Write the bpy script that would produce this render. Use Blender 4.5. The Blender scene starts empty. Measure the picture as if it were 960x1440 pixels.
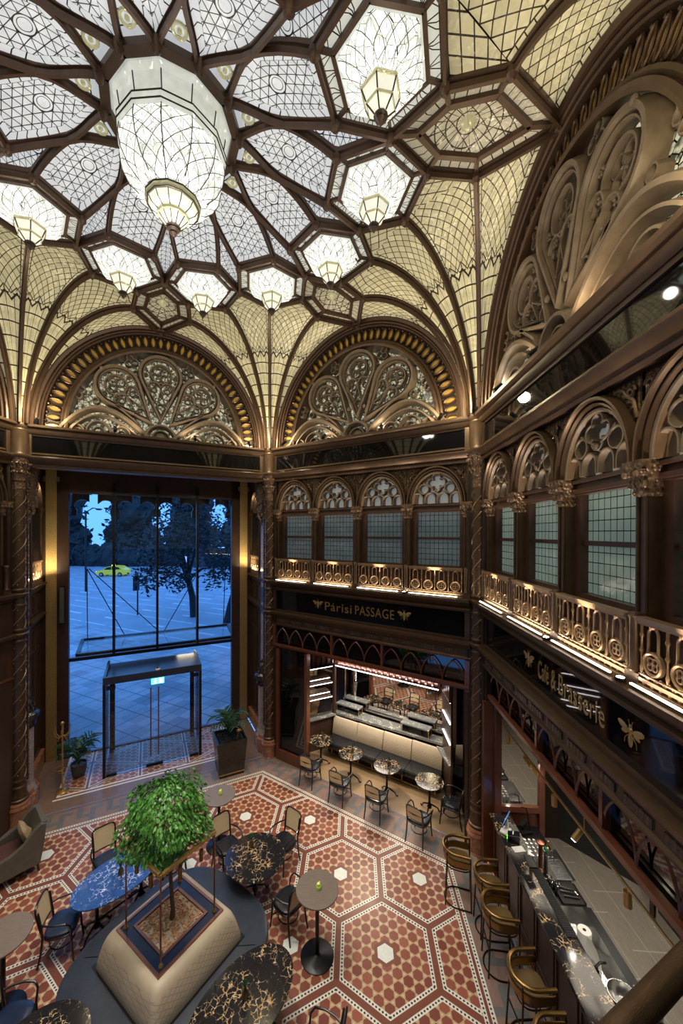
import bpy, bmesh, math, random
from mathutils import Vector, Matrix
R=math.radians; PI=math.pi; cos=math.cos; sin=math.sin
rnd=random.Random(7)
SC=bpy.context.scene; COL=SC.collection
# ---------------------------------------------------------------- camera, world, exposure
S=6.0; YAW=R(146.1425)
cam=bpy.data.cameras.new('camera'); cam_o=bpy.data.objects.new('camera',cam); COL.objects.link(cam_o)
cam.sensor_fit='HORIZONTAL'; cam.sensor_width=36; cam.lens=36*521.78/960
cam.shift_x=17.28/960; cam.shift_y=31.47/960; cam.clip_start=.05; cam.clip_end=400
cam_o.location=(2.2041,-5.2429,6.7285); cam_o.rotation_euler=(R(90)-.0038,-.0026,0)
SC.camera=cam_o
SC.view_settings.view_transform='Standard'; SC.view_settings.look='None'; SC.view_settings.gamma=1
SC.view_settings.use_curve_mapping=False; SC.view_settings.exposure=0.42
wd=bpy.data.worlds.new('dusk'); SC.world=wd; wd.use_nodes=True
_bg=wd.node_tree.nodes['Background']; _bg.inputs[0].default_value=(.072,.222,.58,1); _bg.inputs[1].default_value=2.6
def light(name,kind,loc,power,color,size=.1,target=None,spot=60,blend=.6,sizey=None):
    l=bpy.data.lights.new(name,kind); l.energy=power; l.color=color
    if kind=='AREA':
        l.size=size
        if sizey: l.shape='RECTANGLE'; l.size_y=sizey
    else: l.shadow_soft_size=size
    if kind=='SPOT': l.spot_size=R(spot); l.spot_blend=blend
    o=bpy.data.objects.new(name,l); COL.objects.link(o); o.location=loc
    if target is not None:
        o.rotation_euler=(Vector(target)-Vector(loc)).to_track_quat('-Z','Y').to_euler()
    return o
# ---------------------------------------------------------------- frames
V=[Vector((S*cos(YAW-k*PI/3),S*sin(YAW-k*PI/3),0)) for k in range(6)]
def WF(k):                                   # wall frame: x along wall, y outward, z up
    a,b=V[k%6],V[(k+1)%6]; u=(b-a).normalized(); o=Vector((-u.y,u.x,0))
    m=Matrix.Identity(4)
    for i in range(3): m[i][0]=u[i]; m[i][1]=o[i]; m[i][2]=(0,0,1)[i]; m[i][3]=a[i]
    return m
def pol(r,az,z): t=YAW-R(az); return Vector((r*cos(t),r*sin(t),z))
# ---------------------------------------------------------------- light of the place
WARM=(1,.74,.42); WARMW=(1,.86,.66)
for k in range(6):                           # uplights on the column drums light the fans
    light('fan_uplight','POINT',pol(5.25,60*k,9.46),58,(1,.88,.56),.10)
for u in (1.5,4.5): light('alcove_downlight','SPOT',WF(0)@Vector((u,1.3,8.45)),120,(1,.84,.62),.06,WF(0)@Vector((u,1.35,0)),95,.7)  # added warm fill for marble, palms and floor, no fittings here
# the light of the pendant lamps and of the great lantern
for k in range(12): light('pendant_glow','POINT',pol(3.05,15+30*k,11.15),6,(1,.90,.76),.10)
for k in range(12): light('pendant_down','SPOT',pol(3.05,15+30*k,11.2),175,(1,.93,.84),.12,pol(2.6,15+30*k,0),74,.8)
light('lantern_glow','POINT',(0,0,10.45),60,(1,.93,.82),.15)
light('lantern_down','SPOT',(0,0,10.8),720,(1,.93,.84),.2,(0,0,0),70,.9)
# ---------------------------------------------------------------- helpers: objects
def empty(name,loc=(0,0,0),rz=0,m=None):
    o=bpy.data.objects.new(name,None); COL.objects.link(o); o.empty_display_size=.1
    if m is not None: o.matrix_world=m
    else: o.location=loc; o.rotation_euler=(0,0,rz)
    return o
def tag(o,label=None,cat=None,group=None,kind=None):
    if label: o['label']=label
    if cat: o['category']=cat
    if group: o['group']=group
    if kind: o['kind']=kind
    return o
def thing(name,label,cat,loc=(0,0,0),rz=0,group=None,m=None): return tag(empty(name,loc,rz,m),label,cat,group)
def struct(name,m=None,label=None): return tag(empty(name,m=m),label,None,None,'structure')
def kids(o): return [c for c in bpy.data.objects if c.parent==o]
KID={}
def copy_tree(o,parent=None):
    c=o.copy(); COL.objects.link(c)
    if parent: c.parent=parent
    for ch in KID.get(o.name,[]):
        d=copy_tree(ch,c); KID.setdefault(c.name,[]).append(d)
    return c
class MB:
    def __init__(s): s.v=[]; s.f=[]; s.uv={}; s.mi={}; s.cm=0
    def add(s,vs,fs,uvs=None):
        b=len(s.v); s.v+=[tuple(p) for p in vs]
        for i,f in enumerate(fs):
            if uvs: s.uv[len(s.f)]=uvs[i]
            if s.cm: s.mi[len(s.f)]=s.cm
            s.f.append([b+j for j in f])
        return s
    def box(s,x0,x1,y0,y1,z0,z1):
        return s.add([(x0,y0,z0),(x1,y0,z0),(x1,y1,z0),(x0,y1,z0),(x0,y0,z1),(x1,y0,z1),(x1,y1,z1),(x0,y1,z1)],
            [(3,2,1,0),(4,5,6,7),(0,1,5,4),(1,2,6,5),(2,3,7,6),(3,0,4,7)])
    def cbox(s,c,d,rz=0,m=None):
        c=Vector(c); q=m if m is not None else Matrix.Rotation(rz,3,'Z'); vs=[]
        for z in (-.5,.5):
            for x,y in ((-.5,-.5),(.5,-.5),(.5,.5),(-.5,.5)): vs.append(c+q@Vector((x*d[0],y*d[1],z*d[2])))
        return s.add(vs,[(3,2,1,0),(4,5,6,7),(0,1,5,4),(1,2,6,5),(2,3,7,6),(3,0,4,7)])
    def poly(s,pts,uv=None): return s.add(pts,[tuple(range(len(pts)))],[uv] if uv else None)
    def grid(s,rows,closed=False,uv=None):    # rows: list of equally long point lists
        n=len(rows[0]); vs=[p for r in rows for p in r]; fs=[]; us=[]
        for i in range(len(rows)-1):
            for j in range(n if closed else n-1):
                k=(j+1)%n; fs.append((i*n+j,i*n+k,(i+1)*n+k,(i+1)*n+j))
                if uv: us.append([uv(i,j),uv(i,j+1),uv(i+1,j+1),uv(i+1,j)])
        return s.add(vs,fs,us if uv else None)
    def ring(s,rows,cap=True):
        s.grid(rows,True); n=len(rows[0])
        if cap: s.poly(list(reversed(rows[0]))); s.poly(rows[-1])
        return s
    def lathe(s,prof,n=24,c=(0,0,0),cap=True,ph=0,a0=0,a1=2*PI):
        rows=[[(c[0]+r*cos(ph+2*PI*j/n),c[1]+r*sin(ph+2*PI*j/n),c[2]+z) for j in range(n)] for r,z in prof]
        return s.ring(rows,cap)
    def tube(s,pts,r,n=8,closed=False,cap=True,rad=None,sq=None):
        pts=[Vector(p) for p in pts]; m=len(pts); rows=[]; nrm=None
        for i,p in enumerate(pts):
            a=pts[(i-1)%m] if (closed or i>0) else p; b=pts[(i+1)%m] if (closed or i<m-1) else p
            t=(b-a)
            t=t.normalized() if t.length>1e-9 else Vector((0,0,1))
            if nrm is None:
                nrm=t.orthogonal().normalized() if abs(t.z)>.9 else Vector((0,0,1)).cross(t).normalized()
            nrm=(nrm-t*nrm.dot(t)).normalized(); bi=t.cross(nrm); rr=rad[i] if rad else r
            if sq: rows.append([p+nrm*(sx*sq[0])+bi*(sy*sq[1]) for sx,sy in ((-1,-1),(1,-1),(1,1),(-1,1))])
            else: rows.append([p+(nrm*cos(2*PI*j/n)+bi*sin(2*PI*j/n))*rr for j in range(n)])
        if closed: rows.append(rows[0]); return s.grid(rows,True)
        return s.ring(rows,cap)
    def bar(s,pts,w,h,side,off=0,taper=1):    # rectangle sweep, w along the constant side vector
        pts=[Vector(p) for p in pts]; m=len(pts); rows=[]
        for i,p in enumerate(pts):
            t=(pts[min(i+1,m-1)]-pts[max(i-1,0)]).normalized()
            sd=side if not isinstance(side,list) else side[i]
            sd=(sd-t*sd.dot(t)).normalized(); nn=sd.cross(t)
            if nn.z>0: nn=-nn
            rows.append([p+sd*(a*w/2)+nn*b for a,b in ((-1,off),(1,off),(taper,off+h),(-taper,off+h))])
        return s.ring(rows)
    def strip(s,path,prof,closed=False):      # path in the (x,z) plane, profile (offset in plane, y)
        m=len(path); rows=[]
        for i,(x,z) in enumerate(path):
            a=path[(i-1)%m] if (closed or i>0) else path[i]; b=path[(i+1)%m] if (closed or i<m-1) else path[i]
            tx,tz=b[0]-a[0],b[1]-a[1]; l=math.hypot(tx,tz) or 1; nx,nz=-tz/l,tx/l
            rows.append([(x+nx*o,y,z+nz*o) for o,y in prof])
        if closed: rows.append(rows[0]); return s.grid(rows,True)
        return s.ring(rows)
    def exu(s,prof,u0,u1):                    # profile (y,z) swept along x
        return s.ring([[(u,y,z) for y,z in prof] for u in (u0,u1)])
    def exy(s,poly,y0,y1):                    # polygon (x,z) swept along y
        return s.ring([[(x,y,z) for x,z in poly] for y in (y0,y1)])
    def exz(s,poly,z0,z1): return s.ring([[(x,y,z) for x,y in poly] for z in (z0,z1)])
    def sph(s,c,r,n=8,m=5,q=None):
        if not hasattr(r,'__len__'): r=(r,r,r)
        c=Vector(c); rows=[]
        for i in range(m+1):
            a=-PI/2+PI*i/m; row=[]
            for j in range(n):
                p=Vector((r[0]*cos(a)*cos(2*PI*j/n),r[1]*cos(a)*sin(2*PI*j/n),r[2]*sin(a)))
                row.append(c+(q@p if q is not None else p))
            rows.append(row)
        return s.grid(rows,True)
    def build(s,name,mat,parent=None,m=None,ang=38,kind=None,label=None):
        me=bpy.data.meshes.new(name); me.from_pydata(s.v,[],s.f)
        for x in (mat if isinstance(mat,(list,tuple)) else [mat]): me.materials.append(MT[x])
        if s.uv:
            ul=me.uv_layers.new(name='uv')
            for i,p in enumerate(me.polygons):
                if i in s.uv:
                    for li,q in zip(p.loop_indices,s.uv[i]): ul.data[li].uv=q
        for i,k in s.mi.items(): me.polygons[i].material_index=k
        bm=bmesh.new(); bm.from_mesh(me); bmesh.ops.recalc_face_normals(bm,faces=bm.faces); bm.to_mesh(me); bm.free()
        if ang:
            me.shade_smooth(); me.set_sharp_from_angle(angle=R(ang))
        o=bpy.data.objects.new(name,me); COL.objects.link(o)
        if parent is not None: o.parent=parent; KID.setdefault(parent.name,[]).append(o)
        if m is not None: o.matrix_local=m
        if kind: o['kind']=kind
        if label: o['label']=label
        return o
def arc(cx,cz,a,b,d0,d1,n=24): return [(cx+a*cos(R(d0+(d1-d0)*i/n)),cz+b*sin(R(d0+(d1-d0)*i/n))) for i in range(n+1)]
def circ(c,r,n=20,ax='xz',y=0):
    o=[]
    for i in range(n):
        a=2*PI*i/n; p=(c[0]+r*cos(a),c[1]+r*sin(a)); o.append(p)
    return o
# ---------------------------------------------------------------- helpers: node materials
class X:
    def __init__(s,t,o): s.t=t; s.o=o
    def m(s,op,*a): return s.t.math(op,s,*a)
    def __add__(s,b): return s.m('ADD',b)
    __radd__=__add__
    def __sub__(s,b): return s.m('SUBTRACT',b)
    def __rsub__(s,b): return s.t.math('SUBTRACT',b,s)
    def __mul__(s,b): return s.m('MULTIPLY',b)
    __rmul__=__mul__
    def __truediv__(s,b): return s.m('DIVIDE',b)
    def abs(s): return s.m('ABSOLUTE')
    def fr(s): return s.m('FRACT')
    def rd(s): return s.m('ROUND')
    def fl(s): return s.m('FLOOR')
    def sin(s): return s.m('SINE')
    def lt(s,b): return s.m('LESS_THAN',b)
    def gt(s,b): return s.m('GREATER_THAN',b)
    def mx(s,b): return s.m('MAXIMUM',b)
    def mn(s,b): return s.m('MINIMUM',b)
    def dist0(s): return (s-s.rd()).abs()      # distance to nearest integer
class T:
    def __init__(s,nt): s.nt=nt; s.n=nt.nodes; s.l=nt.links
    def put(s,v,sock):
        if isinstance(v,X): s.l.new(v.o,sock)
        elif hasattr(v,'__len__') and len(v)==3 and sock.type=='RGBA': sock.default_value=(*v,1)
        else: sock.default_value=v
    def math(s,op,*a):
        nd=s.n.new('ShaderNodeMath'); nd.operation=op
        for i,v in enumerate(a): s.put(v,nd.inputs[i])
        return X(s,nd.outputs[0])
    def co(s,k='Object'): nd=s.n.new('ShaderNodeTexCoord'); return X(s,nd.outputs[k])
    def sep(s,v):
        nd=s.n.new('ShaderNodeSeparateXYZ'); s.l.new(v.o,nd.inputs[0]); return [X(s,nd.outputs[i]) for i in range(3)]
    def comb(s,x=0,y=0,z=0):
        nd=s.n.new('ShaderNodeCombineXYZ')
        for i,v in enumerate((x,y,z)): s.put(v,nd.inputs[i])
        return X(s,nd.outputs[0])
    def scale(s,v,sc):
        nd=s.n.new('ShaderNodeMapping'); s.l.new(v.o,nd.inputs[0]); nd.inputs['Scale'].default_value=sc if hasattr(sc,'__len__') else (sc,)*3
        return X(s,nd.outputs[0])
    def noise(s,v,sc=5,det=4,ro=.55,dis=0,col=False):
        nd=s.n.new('ShaderNodeTexNoise'); s.l.new(v.o,nd.inputs['Vector']); nd.inputs['Scale'].default_value=sc
        nd.inputs['Detail'].default_value=det; nd.inputs['Roughness'].default_value=ro; nd.inputs['Distortion'].default_value=dis
        return X(s,nd.outputs['Color' if col else 0])
    def vor(s,v,sc=5,feat='F1',out='Distance',rand=1):
        nd=s.n.new('ShaderNodeTexVoronoi'); nd.feature=feat; s.l.new(v.o,nd.inputs['Vector']); nd.inputs['Scale'].default_value=sc
        nd.inputs['Randomness'].default_value=rand
        return X(s,nd.outputs[out])
    def white(s,v): nd=s.n.new('ShaderNodeTexWhiteNoise'); s.l.new(v.o,nd.inputs['Vector']); return X(s,nd.outputs[0])
    def vadd(s,a,b,k=1):
        nd=s.n.new('ShaderNodeVectorMath'); nd.operation='MULTIPLY_ADD'; s.l.new(b.o,nd.inputs[0]); nd.inputs[1].default_value=(k,)*3; s.l.new(a.o,nd.inputs[2])
        return X(s,nd.outputs[0])
    def mix(s,f,a,b):
        nd=s.n.new('ShaderNodeMix'); nd.data_type='RGBA'; s.put(f,nd.inputs[0]); s.put(a,nd.inputs[6]); s.put(b,nd.inputs[7]); return X(s,nd.outputs[2])
    def ramp(s,f,st):
        nd=s.n.new('ShaderNodeValToRGB'); s.l.new(f.o,nd.inputs[0]); e=nd.color_ramp.elements
        while len(e)<len(st): e.new(.5)
        for q,(p,c) in zip(e,st): q.position=p; q.color=(*c,1)
        return X(s,nd.outputs[0])
    def smooth(s,f,a,b):
        nd=s.n.new('ShaderNodeMapRange'); nd.interpolation_type='SMOOTHSTEP'; s.put(f,nd.inputs[0]); nd.inputs[1].default_value=a; nd.inputs[2].default_value=b
        return X(s,nd.outputs[0])
MT={}
def mat(name,base,rough=.5,metal=0,emit=None,es=0,bump=None,bs=.3,bd=.02,spec=None,alpha=None,trans=0,coat=0):
    m=bpy.data.materials.new(name); m.use_nodes=True; t=T(m.node_tree); b=m.node_tree.nodes['Principled BSDF']; MT[name]=m
    def q(v): return v(t) if callable(v) else v
    t.put(q(base),b.inputs['Base Color']); t.put(q(rough),b.inputs['Roughness']); t.put(q(metal),b.inputs['Metallic'])
    if spec is not None: b.inputs['Specular IOR Level'].default_value=spec
    if trans: b.inputs['Transmission Weight'].default_value=trans
    if coat: b.inputs['Coat Weight'].default_value=coat; b.inputs['Coat Roughness'].default_value=.08
    if alpha is not None: t.put(q(alpha),b.inputs['Alpha'])
    if emit is not None: t.put(q(emit),b.inputs['Emission Color']); t.put(q(es),b.inputs['Emission Strength'])
    if bump:
        nd=m.node_tree.nodes.new('ShaderNodeBump'); nd.inputs['Strength'].default_value=bs; nd.inputs['Distance'].default_value=bd
        t.put(q(bump),nd.inputs['Height']); m.node_tree.links.new(nd.outputs[0],b.inputs['Normal'])
    return m
# ---------------------------------------------------------------- materials
def nz(t,a,b,sc=6,det=5): return t.mix(t.noise(t.co(),sc,det),a,b)
mat('bronze',lambda t:nz(t,(.060,.036,.021),(.150,.088,.050),7),.40,.55,bump=lambda t:t.noise(t.co(),60,3),bs=.10,bd=.01)
mat('bronze_light',lambda t:nz(t,(.22,.135,.075),(.40,.26,.15),9),.36,.55,bump=lambda t:t.noise(t.co(),70,3),bs=.1,bd=.01)
mat('bronze_dark',lambda t:nz(t,(.022,.014,.009),(.060,.036,.022),6),.42,.35)
mat('rib',lambda t:nz(t,(.050,.029,.019),(.115,.062,.037),5),.42,.35)
mat('carved',lambda t:nz(t,(.10,.062,.036),(.27,.17,.10),14),.42,.5,bump=lambda t:t.vor(t.co(),26,'SMOOTH_F1'),bs=.9,bd=.03)
mat('frieze_carving',lambda t:nz(t,(.075,.046,.027),(.19,.115,.066),10),.42,.5,bump=lambda t:(t.sep(t.co())[0]*90).sin()*t.vor(t.co(),30),bs=.8,bd=.02)
mat('stone_tracery',lambda t:nz(t,(.095,.066,.044),(.27,.20,.135),8),.46,.1,bump=lambda t:t.noise(t.co(),30,4),bs=.12,bd=.01)
mat('black_glass',(.004,.004,.005),.035,0,spec=.75)
mat('mahogany',lambda t:nz(t,(.075,.022,.011),(.19,.062,.030),t and 4),.30,0,coat=.3)
mat('dark_wood',lambda t:nz(t,(.030,.014,.009),(.075,.036,.022),5),.36,0,coat=.2)
mat('red_marble',lambda t:t.ramp(t.noise(t.co(),7,6,.65,.8),[(.3,(.20,.075,.040)),(.55,(.36,.155,.085)),(.75,(.48,.27,.17))]),.22,0,coat=.3)
mat('lilac_marble',lambda t:t.ramp(t.noise(t.co(),4,6,.6,1.5),[(.3,(.26,.20,.19)),(.7,(.46,.37,.35))]),.25)
def mosaic(t):
    v=t.co(); return t.mix(t.white(t.scale(v,1)) if False else t.noise(v,55,2),(.30,.19,.06),(.78,.55,.22))
mat('gold_mosaic',mosaic,.34,.6,bump=lambda t:t.vor(t.co(),70),bs=.5,bd=.01)
mat('gold_leaf',(.56,.36,.13),.35,.7)
mat('brass',lambda t:nz(t,(.48,.29,.09),(.74,.48,.17),12),.32,.75)
mat('antique_brass',lambda t:nz(t,(.15,.085,.025),(.36,.215,.07),5),.33,.9)
mat('copper',lambda t:nz(t,(.26,.105,.065),(.42,.19,.12),8),.3,.85)
mat('black_metal',(.012,.012,.013),.34,.4)
mat('steel',lambda t:nz(t,(.42,.42,.42),(.62,.62,.61),30),.22,1)
mat('steel_dark',(.09,.09,.095),.3,.9)
mat('white_matte',(.78,.77,.74),.6)
mat('amber',lambda t:nz(t,(.26,.13,.02),(.50,.29,.05),4),.25,0,emit=(.8,.45,.06),es=.10)
mat('led',(1,1,1),.4,emit=(1,.88,.68),es=11)
mat('led_cool',(1,1,1),.4,emit=(1,.90,.92),es=5.5)
mat('bulb',(1,1,1),.4,emit=(1,.93,.82),es=60)
def leadmix(t,line,c): return t.mix(line,c,(.016,.012,.008))
def fanpat(t):
    u,v,_=t.sep(t.co('UV')); a=u*6+v*16; b=u*6-v*16
    dia=a.dist0().mn(b.dist0()).lt(.055)
    rows=((v*15).dist0().lt(.05)).mx((u*4).dist0().lt(.04)); tri=(u*3).dist0()*.075
    chev=(v-tri-.57).abs().lt(.007).mx((v-tri-.60).abs().lt(.004)); up=v.gt(tri+.585)
    line=t.mix(up,rows,dia)
    nd=line
    e=(u-.5).abs(); bord=e.gt(.40); bl=((v*26).dist0().lt(.06)).mx((e-.405).abs().lt(.012))
    l1=t.mix(bord,line,bl)
    l2=t.math('MAXIMUM',l1,chev)
    cell=t.white(t.comb((u*6+v*16).fl(),(u*6-v*16).fl(),0))
    return u,v,l2,cell
def fan_col(t):
    u,v,l,cell=fanpat(t)
    c=t.mix(t.math('MULTIPLY',cell,.6),(.56,.50,.29),(.33,.29,.165)); return t.mix(l,c,(.03,.022,.012))
def fan_em(t):
    u,v,l,cell=fanpat(t); c=t.mix(t.math('MULTIPLY',cell,.7),(.95,.87,.56),(.60,.54,.35)); return t.mix(l,c,(0,0,0))
mat('vault_glass',fan_col,.28,0,emit=fan_em,es=.19,bump=lambda t:t.vor(t.co(),13),bs=.6,bd=.03)
def starpat(t):                               # uv in metres around the rosette
    u,v,_=t.sep(t.co('UV')); k=1/.105
    l=None
    for a in (0,60,120):
        d=((u*cos(R(a))+v*sin(R(a)))*k).dist0().lt(.048); l=d if l is None else l.mx(d)
    r=(u*u+v*v).m('SQRT'); ring=(r-.105).abs().lt(.007).mx((r-.07).abs().lt(.004)); ins=r.lt(.105)
    l2=t.mix(ins,l,ring); l3=t.math('MAXIMUM',l2,ring)
    return l3,u,v
def dome_c(t):
    l,u,v=starpat(t); c=t.mix(t.noise(t.co(),7,3),(.30,.31,.31),(.52,.53,.53)); return t.mix(l,c,(.035,.033,.03))
def dome_e(t):
    l,u,v=starpat(t); c=t.mix(t.noise(t.co(),6,4),(.40,.43,.45),(.95,.97,.98)); return t.mix(l,c,(.0,.0,.0))
mat('dome_glass',dome_c,.3,0,emit=dome_e,es=.50,bump=lambda t:t.vor(t.co(),8),bs=.4,bd=.03)
def bordp(t):
    u,v,_=t.sep(t.co('UV')); return (u*7).dist0().lt(.055).mx((v-.5).abs().gt(.47))
mat('dome_border',lambda t:t.mix(bordp(t),(.48,.49,.48),(.035,.033,.03)),.3,0,emit=lambda t:t.mix(bordp(t),(.86,.90,.94),(0,0,0)),es=.36,bump=lambda t:t.vor(t.co(),7),bs=.4,bd=.03)
def zigp(t):
    u,v,_=t.sep(t.co('UV')); z=((u*4).dist0()*2); return (z-v).abs().lt(.07).mx((u*4).dist0().gt(.47)).mx((v-.5).abs().gt(.46))
mat('zigzag_border',lambda t:t.mix(zigp(t),(.40,.39,.32),(.05,.045,.035)),.2,0,emit=lambda t:t.mix(zigp(t),(.80,.82,.72),(0,0,0)),es=.42,bump=lambda t:zigp(t),bs=.6,bd=.03)
def cofp(t):
    u,v,_=t.sep(t.co('UV')); r=(u*u+v*v).m('SQRT'); th=t.math('ARCTAN2',v,u)*(18/(2*PI))
    l=th.dist0().lt(.05).mx((r*7).dist0().lt(.06)).mx(((u+v)*5).dist0().lt(.045)).mx(((u-v)*5).dist0().lt(.045))
    return l
mat('coffer_glass',lambda t:t.mix(cofp(t),t.mix(t.noise(t.co(),9,3),(.30,.27,.19),(.48,.43,.31)),(.04,.032,.02)),.25,0,emit=lambda t:t.mix(cofp(t),(.66,.60,.42),(0,0,0)),es=.20,bump=lambda t:t.vor(t.co(),10),bs=.5,bd=.03)
mat('coffer_border',lambda t:t.mix(bordp(t),(.40,.36,.26),(.04,.032,.02)),.25,0,emit=lambda t:t.mix(bordp(t),(.60,.55,.40),(0,0,0)),es=.20,bump=lambda t:t.vor(t.co(),24),bs=.6,bd=.02)
def lampl(t):
    x,y,z=t.sep(t.co()); th=t.math('ARCTAN2',y,x)*(18/PI); a=th*.5+z*5.5; b=th*.5-z*5.5
    return a.dist0().mn(b.dist0()).lt(.028).mx((th.dist0().lt(.022))*((a-b).fr().lt(.5))).mx(t.vor(t.co(),8,'DISTANCE_TO_EDGE').lt(.012))
mat('lamp_glass',lambda t:t.mix(lampl(t),(.62,.62,.58),(.05,.05,.04)),.15,0,emit=lambda t:t.mix(lampl(t),t.mix(t.vor(t.co(),9,'F1','Distance'),(1,1,.97),(.42,.46,.40)),(.02,.02,.015)),es=.95,bump=lambda t:t.vor(t.co(),12),bs=.8,bd=.05)
mat('lamp_clear',lambda t:(.55,.57,.50),.12,0,emit=lambda t:t.mix(t.noise(t.co(),5,3),(.35,.40,.33),(1,1,.94)),es=.45,bump=lambda t:t.vor(t.co(),10),bs=.5,bd=.04)
mat('lamp_rim',lambda t:nz(t,(.30,.27,.13),(.62,.58,.36),14),.2,.2,emit=(.80,.78,.48),es=.16,bump=lambda t:t.vor(t.co(),20),bs=.5,bd=.02)
mat('lamp_shade',(.60,.58,.46),.2,0,emit=lambda t:t.mix(t.noise(t.co(),7,3),(.55,.55,.40),(1,1,.92)),es=.62)
# floor
FA=R(26.1425-30); HD=1.535
def hexgrid(t,x,y,d,off=(0,0)):
    cx=x*cos(FA)+y*sin(FA); cy=y*cos(FA)-x*sin(FA)
    cx=cx-off[0]; cy=cy-off[1]; w,h=d,d*3**.5
    ax=cx-(cx/w).rd()*w; ay=cy-(cy/h).rd()*h
    bx0=cx-w/2; by0=cy-h/2; bx=bx0-(bx0/w).rd()*w; by=by0-(by0/h).rd()*h
    k=(ax*ax+ay*ay).lt(bx*bx+by*by)
    qx=k*ax+(1-k)*bx; qy=k*ay+(1-k)*by
    return cx,cy,qx,qy
def kagome(t,cx,cy,a,hexc,tric,linec):
    s=1/(a*.866); t0=cx*s; t1=(cx*.5+cy*.866)*s; t2=(cy*.866-cx*.5)*s
    r0,r1,r2=t0.rd(),t1.rd(),t2.rd(); tri=(r1-r2-r0).abs().gt(.5)
    dl=(t0-r0).abs().mx((t1-r1).abs()).mx((t2-r2).abs())
    ln=dl.gt(.470); rn=t.white(t.comb(r0,r1,r2))
    hc=t.mix(rn,*hexc); inner=dl.gt(.40)
    c=t.mix(tri,t.mix(ln,hc,linec),t.mix(inner,tric,linec))
    return c
def floor_col(t):
    x,y,_=t.sep(t.co()); e1=(HD*2/3*1.5,HD*2/3*.866)
    cx,cy,qx,qy=hexgrid(t,x,y,HD,e1)
    t0=qx; t1=qx*.5+qy*.866; t2=qy*.866-qx*.5
    a0,a1,a2=t0.abs(),t1.abs(),t2.abs(); h=a0.mx(a1).mx(a2); e=HD/2-h
    m0=a0.gt(a1.mx(a2)-1e-4); m1=(1-m0)*a1.gt(a2-1e-4); m2=(1-m0)*(1-m1)
    al=m0*qy+m1*(qy*.5-qx*.866)+m2*(qx*-.866-qy*.5)
    RED=((.185,.050,.034),(.315,.098,.064))
    tile=kagome(t,cx,cy,.178,RED,(.66,.51,.29),(.50,.35,.21))
    WH=(.74,.71,.63); DK=(.03,.022,.02); BR=(.20,.066,.042)
    def dots(d0,s,c): return ((s/.052).fr()-.5).abs().m('ADD',(d0-c).abs()*(1/.05)).lt(.36)
    c=t.mix(e.lt(.105),tile,t.mix(dots(e,al,.075),WH,DK)); c=t.mix(e.lt(.046),c,BR)
    c=t.mix(h.lt(.175),c,BR); c=t.mix(h.lt(.125),c,t.mix(t.noise(t.co(),14,4),(.62,.66,.60),(.86,.88,.84)))
    # border along the walls
    D=None; U=None
    for k in range(6):
        o=WF(k); ox,oy=o[0][1],o[1][1]; ux,uy=o[0][0],o[1][0]
        dk=5.19615-(x*ox+y*oy); uk=x*ux+y*uy
        if D is None: D=dk; U=uk
        else:
            n=dk.lt(D); U=n*uk+(1-n)*U; D=D.mn(dk)
    c=t.mix(D.lt(.83),c,t.mix(dots(D,U,.80),WH,DK)); c=t.mix(D.lt(.77),c,BR)
    c=t.mix(D.lt(.725),c,t.mix(dots(D,U,.695),WH,DK))
    st=t.noise(t.co(),9,5,.6,.5)
    pk=t.mix(st,(.20,.125,.10),(.31,.21,.175)); gr=t.mix(st,(.10,.10,.105),(.20,.195,.195))
    fu=(U/.62).fr(); fd=D/.62
    key=((fu-.15).abs().lt(.10)*fd.lt(.78)).mx((fd-.72).abs().lt(.09)*(fu-.35).abs().lt(.28)).mx((fu-.58).abs().lt(.09)*fd.gt(.32)).mx((fd-.36).abs().lt(.08)*(fu-.70).abs().lt(.2)).mx(fd.lt(.14))
    c=t.mix(D.lt(.66),c,t.mix(key,pk,gr))
    c=t.mix(D.lt(.10),c,t.mix(st,(.12,.09,.08),(.24,.17,.14)))
    return c
mat('floor_tiles',floor_col,lambda t:t.noise(t.co(),3,3)*.2+.26,0,spec=.4)
def alcove_col(t):
    x,y,_=t.sep(t.co())                        # wall frame: x along, y outward
    cx=x; cy=y
    tile=kagome(t,cx,cy,.178,((.26,.075,.045),(.36,.13,.075)),(.70,.52,.28),(.58,.40,.24))
    l=None
    for a,b in ((1.25,0),(.62,1.07),(.62,-1.07)):
        d=((x*.8*(a/1.25) + y*b*.75)).dist0(); l=d if l is None else l.mn(d)
    c=t.mix(l.lt(.045),tile,(.74,.70,.62)); c=t.mix(l.lt(.022),c,(.22,.08,.05))
    e=t.math('ABSOLUTE',x-2.97)
    c=t.mix(e.gt(2.30).mx(y.lt(.62)),c,(.78,.73,.64)); c=t.mix(e.gt(2.36).mx(y.lt(.56)),c,(.22,.09,.06))
    c=t.mix(y.lt(.50),c,(.76,.72,.63)); c=t.mix(e.gt(2.42).mx(y.lt(.44)),c,t.mix(t.noise(t.co(),8,5),(.14,.09,.07),(.27,.17,.12)))
    return c
mat('alcove_tiles',alcove_col,.28,0,spec=.4)
mat('oak_floor',lambda t:t.mix(t.noise(t.scale(t.co(),(2,14,1)),6,5),(.26,.165,.085),(.46,.32,.18)),.4)
def greytile(t):
    x,y,_=t.sep(t.co()); r=(y/.62).fl(); l=((x+r*.4)/.62*.62).m('MULTIPLY',1/1.0).dist0().lt(.010).mx((y/.42).dist0().lt(.014))
    return t.mix(l,t.mix(t.noise(t.scale(t.co(),(1,5,1)),6,5),(.20,.175,.145),(.38,.34,.29)),(.48,.44,.38))
mat('grey_tiles',greytile,.35)
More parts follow.
